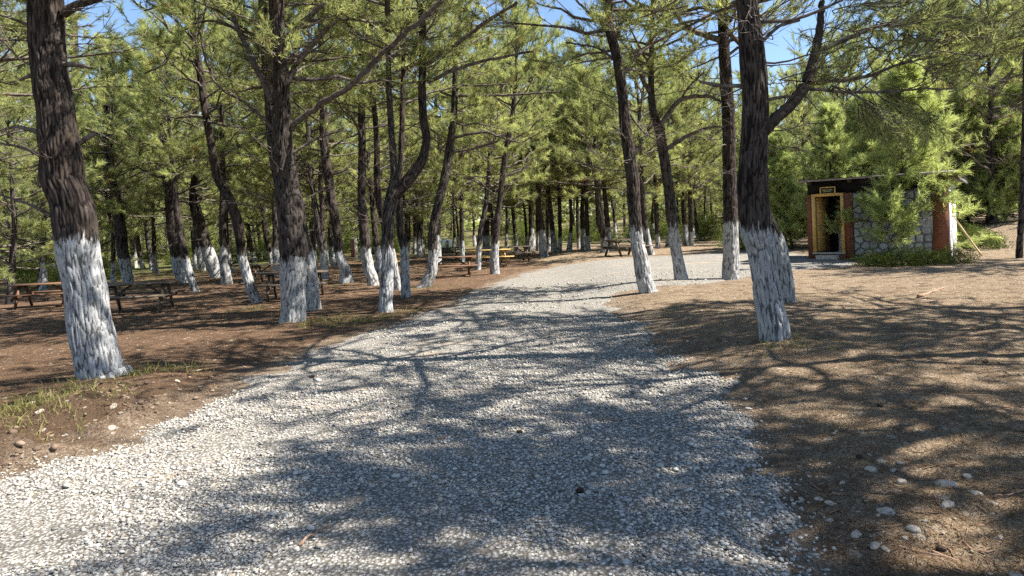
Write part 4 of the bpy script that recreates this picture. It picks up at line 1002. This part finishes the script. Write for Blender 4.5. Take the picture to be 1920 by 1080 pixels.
for u, v, rz, mk, lab in [(88, 574, .25, 'table_red', 'dark wooden picnic table left of the thick leaning pine'), (262, 584, .22, 'table_dark', 'grey wooden picnic table right of the thick leaning pine'), (555, 560, .15, 'table_dark', 'picnic table mostly hidden behind the stout dark pair'),
    (846, 519, .12, 'table_red', 'stained picnic table beside the pine with the kicked-out foot'), (917, 500, .3, 'table_yellow', 'bright yellow picnic table lit by the sun'), (1172, 480, .5, 'table_dark', 'far picnic table left of the roadside pine, across the gravel'),
    (716, 508, .3, 'table_yellow', 'small sunlit picnic table seen between the bent and forked pines'), (516, 530, .1, 'table_dark', 'weathered picnic table left of the stout dark pair'), (962, 491, .2, 'table_dark', 'far picnic table right of the lumpy white pine'), (834, 488, .1, 'table_dark', 'far picnic table in front of the shiny tank'), (450, 512, .4, 'table_dark', 'far picnic table behind the slim leaning pine')]:
    p = ground_hit(u, v); r = empty('picnic_table', (p[0], p[1], tz(p[0], p[1])), rz, lab, 'picnic table', 'picnic tables in the wood')
    for nm, me in TP[mk]: link(nm, me, r)

# shiny tank, white post with board, dark bin
p = ground_hit(835, 478); y = p[1]; sc = y / F
r = empty('water_tank', (p[0], y, tz(p[0], y)), 0, 'shiny steel water tank standing on blocks among the far pines', 'water tank')
A_ = Acc(); rad = 13 * sc; h = 27 * sc
A_.lathe([(.001, .12), (rad * .96, .12), (rad, .17), (rad, .5 * h), (rad * 1.02, .5 * h + .02), (rad, .5 * h + .04), (rad, h), (rad * .9, h + .05), (.2, h + .09), (.001, h + .09)], k=32); link('tank_body', A_.mesh('tank_body', M['steel'], True), r)
A_ = Acc(); A_.lathe([(.16, h + .08), (.16, h + .13), (.001, h + .14)], k=16); link('lid', A_.mesh('lid', M['steel'], True), r)
for q in (-1, 1): A_ = Acc(); A_.box((q * rad * .55, 0, .06), (.2, rad * 1.6, .12)); link('block', A_.mesh('block', M['conc']), r)
p = ground_hit(668, 488); sc = p[1] / F
r = empty('notice_board', (p[0], p[1], tz(p[0], p[1])), .1, 'white post carrying a narrow faded red board, far back between pines', 'notice board')
A_ = Acc(); A_.box((0, 0, 23 * sc), (5 * sc, .09, 46 * sc)); bevel(link('post', A_.mesh('post', M['post']), r))
A_ = Acc(); A_.box((-6 * sc, .02, 23 * sc), (6.5 * sc, .03, 34 * sc)); link('board', A_.mesh('board', M['redboard']), r)
p = ground_hit(412, 508); sc = p[1] / F
r = empty('waste_bin', (p[0], p[1], tz(p[0], p[1])), .2, 'dark waste bin at the wood edge behind the leaning wide-footed pine', 'waste bin')
A_ = Acc(); A_.lathe([(.001, .05), (.24, .05), (.30, .85), (.31, .87)], k=18); link('bin_body', A_.mesh('bin_body', M['bin'], True), r)
A_ = Acc(); A_.lathe([(.32, .86), (.33, .90), (.25, .98), (.001, 1.0)], k=18); link('lid', A_.mesh('lid', M['bin'], True), r)

# ------------------------------------------------------------------ the hut
PA = at(1516, 489, 21.6)
TH = math.radians(-38)                                     # its front turned towards the camera
b_ = None
for L in np.arange(2, 9, .01):                            # length of the front from the right-hand corner's pixel
    e = PA + np.array((math.cos(TH), math.sin(TH), 0)) * L; q = e - CAM
    u = PX + F * (q @ RV) / q[1]
    if u > 1781: b_ = L; break
HL = b_ or 5.0; HD = 2.4; HH = 2.62
HZ = float(min(tz(PA[0], PA[1]), PA[2])) - .02
hut = empty('toilet_hut', (PA[0], PA[1], HZ), TH, 'small toilet hut of rubble stone and brick with an open yellow door', 'hut')
PLz = tz(*(PA + np.array((math.cos(TH), math.sin(TH), 0)) * HL * .6)[:2]) - HZ
def hp(name, mat, boxes, parent=hut, bv=0.0):
    A_ = Acc()
    for c, d in boxes: A_.box(c, d)
    o = link(name, A_.mesh(name, M[mat]), parent)
    if bv: bevel(o, bv)
    return o
DW0, DW1 = .13 / 1.0, 0.0
s_ = HL / 266.0                                            # metres per photo pixel along the front (mean)
x_d0, x_d1 = .16, 1.10                                     # door opening
x_b1 = 1.34                                                # brick ends, stone begins
x_c0 = HL - .40                                            # right brick pier
z0, zd, zb_ = .26, 2.16, 2.13                              # threshold, door head, masonry top
fl = hp('floor_slab', 'conc', [((HL / 2, HD / 2, .10), (HL - .3, HD - .3, .24))])
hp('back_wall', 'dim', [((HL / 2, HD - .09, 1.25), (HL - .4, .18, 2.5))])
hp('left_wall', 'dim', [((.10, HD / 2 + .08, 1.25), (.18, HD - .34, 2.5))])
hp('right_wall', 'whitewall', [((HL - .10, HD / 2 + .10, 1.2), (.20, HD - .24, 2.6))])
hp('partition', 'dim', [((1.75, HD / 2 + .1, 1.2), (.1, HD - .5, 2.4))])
hp('door_surround', 'brick', [((x_d0 / 2, .11, 1.05), (x_d0, .22, 2.2)), (((x_d1 + x_b1) / 2, .11, 1.05), (x_b1 - x_d1, .22, 2.2)), (((x_d0 + x_d1) / 2, .112, .10), (x_d1 - x_d0, .216, .32))])
hp('brick_pier', 'brick', [((HL - .20, .10, 1.15), (.40, .24, 2.7))])
sw = hp('stone_wall', 'mortar', [(((x_b1 + x_c0) / 2, .14, 1.02), (x_c0 - x_b1, .20, 2.24))])
hp('upper_panel', 'black', [(((HL - .40) / 2, .16, 2.37), (HL - .41, .05, .44))])  # near-black panel filling the front above the masonry
hp('corner_quoin', 'whitewall', [((HL + .012, .22, 1.15), (.05, .46, 2.5))], bv=.02)
# stones of the wall, each a piece
rs = np.random.default_rng(3); x0, x1, zz0, zz1 = x_b1 + .01, x_c0 - .01, -.06, 2.12
nx, nz = max(3, int((x1 - x0) / .22)), 10
seeds = np.array([(x0 + (i + .5 + (j % 2) * .4 - .2 + rs.uniform(-.22, .22)) * (x1 - x0) / nx, zz0 + (j + .5 + rs.uniform(-.22, .22)) * (zz1 - zz0) / nz) for i in range(nx) for j in range(nz)])
def clip(poly, a, b):                                      # keep the half-plane nearer to a
    m = (a + b) / 2; nrm = b - a; out = []
    for k in range(len(poly)):
        p, q = poly[k], poly[(k + 1) % len(poly)]; dp, dq = (p - m) @ nrm, (q - m) @ nrm
        if dp <= 0: out.append(p)
        if dp * dq < 0: out.append(p + (q - p) * dp / (dp - dq))
    return out
for i, sdp in enumerate(seeds):
    poly = [np.array(p) for p in ((x0, zz0), (x1, zz0), (x1, zz1), (x0, zz1))]
    for j in np.argsort(np.hypot(*(seeds - sdp).T))[1:14]:
        poly = clip(poly, sdp, seeds[j])
        if len(poly) < 3: break
    if len(poly) < 3: continue
    P = np.array(poly); c = P.mean(0)
    rad = np.linalg.norm(P - c, axis=1).mean()
    a = np.linspace(0, 2 * np.pi, 13)[:-1]; ring = []
    for t in a:                                            # round the cell off into a cobble outline
        dv = np.array((math.cos(t), math.sin(t))); best = 9
        for k in range(len(P)):
            p, q = P[k] - c, P[(k + 1) % len(P)] - c; e = q - p; den = dv[0] * e[1] - dv[1] * e[0]
            if abs(den) < 1e-9: continue
            tt = (p[0] * e[1] - p[1] * e[0]) / den; ss = (p[0] * dv[1] - p[1] * dv[0]) / den
            if tt > 0 and -.001 <= ss <= 1.001: best = min(best, tt)
        ring.append(dv * (min(best, rad * 1.18) - .016))
    ring = np.array(ring); pr = rs.uniform(.03, .055)
    V = [(q[0] * f, -d_, q[1] * f) for f, d_ in ((1, -.02), (1, .012), (.86, pr * .75), (.5, pr)) for q in ring]
    V.append((0, -pr * 1.04, 0)); V = np.array(V); V[:, 1] += rs.normal(0, .004, len(V))
    I = np.arange(48).reshape(4, 12); Qd = np.stack([I[:-1], np.roll(I[:-1], -1, 1), np.roll(I[1:], -1, 1), I[1:]], -1).reshape(-1, 4)
    T = [(36 + k, 36 + (k + 1) % 12, 48) for k in range(12)]
    link('stone', mesh_np('stone', V, T, Qd, smooth=True, mat=M['wstone']), sw, (c[0], .04, c[1]))
# door
fr = hp('door_frame', 'doorwood', [((x_d0 + .045, .09, (z0 + zd) / 2), (.09, .26, zd - z0)), ((x_d1 - .045, .09, (z0 + zd) / 2), (.09, .26, zd - z0)), (((x_d0 + x_d1) / 2, .09, zd - .04), (x_d1 - x_d0 - .18, .255, .085))])
lf = empty('door', (x_d0 + .095, .20, 0), math.radians(74)); lf.parent = hut
hp('door_panel', 'doorwood', [((.36, .022, (z0 + zd) / 2 - .02), (.70, .04, zd - z0 - .14))], lf)
for k in range(2): hp('door_rail', 'doorwood', [((.36, -.006, z0 + .5 + k * .85), (.66, .02, .10))], lf)
A_ = Acc(); A_.tube([(.64, -.03, 1.15), (.64, -.07, 1.15), (.55, -.07, 1.15)], .011, 8); link('handle', A_.mesh('handle', M['steel'], True), lf)
hp('threshold', 'conc', [(((x_d0 + x_d1) / 2, .06, z0 + .004), (x_d1 - x_d0 + .02, .36, .05))])
sg = hp('sign_plate', 'sign', [((.66, -.06, zd + .09), (.40, .02, .19))])
hp('frame', 'doorwood', [((.66, -.064, zd + .195), (.46, .035, .03)), ((.66, -.064, zd - .012), (.46, .035, .03)), ((.445, -.064, zd + .0915), (.03, .034, .177)), ((.875, -.064, zd + .0915), (.03, .034, .177))], sg)
hp('lettering', 'gold', [((.56, -.073, zd + .115), (.13, .006, .022)), ((.72, -.073, zd + .115), (.15, .006, .022)), ((.64, -.073, zd + .065), (.22, .006, .018))], sg)
# roof: a thin tilted sheet on rafters, eaves out to the right
rf = empty('roof', (0, 0, 0)); rf.parent = hut
A_ = Acc(); nn = 60; xs_ = np.linspace(-.18, HL + .34, nn); zt_ = 2.64 + .022 * np.sin(np.arange(nn) * np.pi / 2) ; sl_ = -.012
V = []; 
for yy in (-.28, HD + .3):
    for k in range(nn): V.append((xs_[k], yy, zt_[k] + sl_ * xs_[k] - .05 * (yy + .28)))
V = np.array(V); I = np.arange(nn); Qd = np.stack([I[:-1], I[1:], I[1:] + nn, I[:-1] + nn], -1)
A_.add(V, Q=Qd); A_.add(V - (0, 0, .012), Q=Qd[:, ::-1]); o = link('roof_sheet', A_.mesh('roof_sheet', M['tin']), rf)
hp('fascia', 'tin', [((HL / 2 + .08, -.25, 2.585), (HL + .50, .025, .06))], rf)
for k in range(4): hp('rafter', 'table_dark', [((.1 + k * (HL - .25) / 3, HD / 2, 2.52), (.07, HD + .40, .09))], rf)
hp('eave_beam', 'table_dark', [((HL + .22, HD / 2, 2.46), (.07, HD + .5, .12))], rf); hp('eave_board', 'dim', [((HL + .30, HD / 2, 2.36), (.025, HD + .5, .10))], rf)
# things in and by the hut
cth, sth = math.cos(TH), math.sin(TH)
def hw(x, y, z): return (PA[0] + cth * x - sth * y, PA[1] + sth * x + cth * y, HZ + z)
wb = empty('washbasin', hw(.72, 1.25, .22), TH, 'white pedestal washbasin inside the open hut door', 'washbasin')
A_ = Acc(); A_.lathe([(.13, 0), (.12, .03), (.075, .08), (.07, .55), (.10, .64)], k=18); link('pedestal', A_.mesh('pedestal', M['porcelain'], True), wb)
A_ = Acc(); A_.lathe([(.08, .62), (.20, .66), (.27, .74), (.285, .79), (.275, .80), (.25, .78), (.17, .70), (.001, .68)], k=24, sy=.8); link('basin', A_.mesh('basin', M['porcelain'], True), wb)
A_ = Acc(); A_.tube([(0, .19, .78), (0, .19, .93), (0, .15, .97), (0, .06, .96), (0, .04, .92)], .016, 8); link('tap', A_.mesh('tap', M['steel'], True), wb)
st = hp('concrete_step', 'conc', [((.62, -.22, .06), (.62, .30, .30))], None, .015); st.location = (PA[0], PA[1], HZ); st.rotation_euler = (0, 0, TH)
tag(st, 'pale concrete step block below the hut door', 'step')
A_ = Acc(); p0 = np.array(hw(HL + .75, .0, .18)); p1 = np.array(hw(HL + .07, .35, 1.35)); A_.tube(catmull([p0 - p0, (p1 - p0) * .5 + (0, 0, -.02), p1 - p0], 10), np.linspace(.03, .022, 10), 8)
tag(link('wooden_pole', A_.mesh('wooden_pole', M['pole'], True), None, p0), 'peeled yellow pole leaning against the right end of the hut', 'pole')
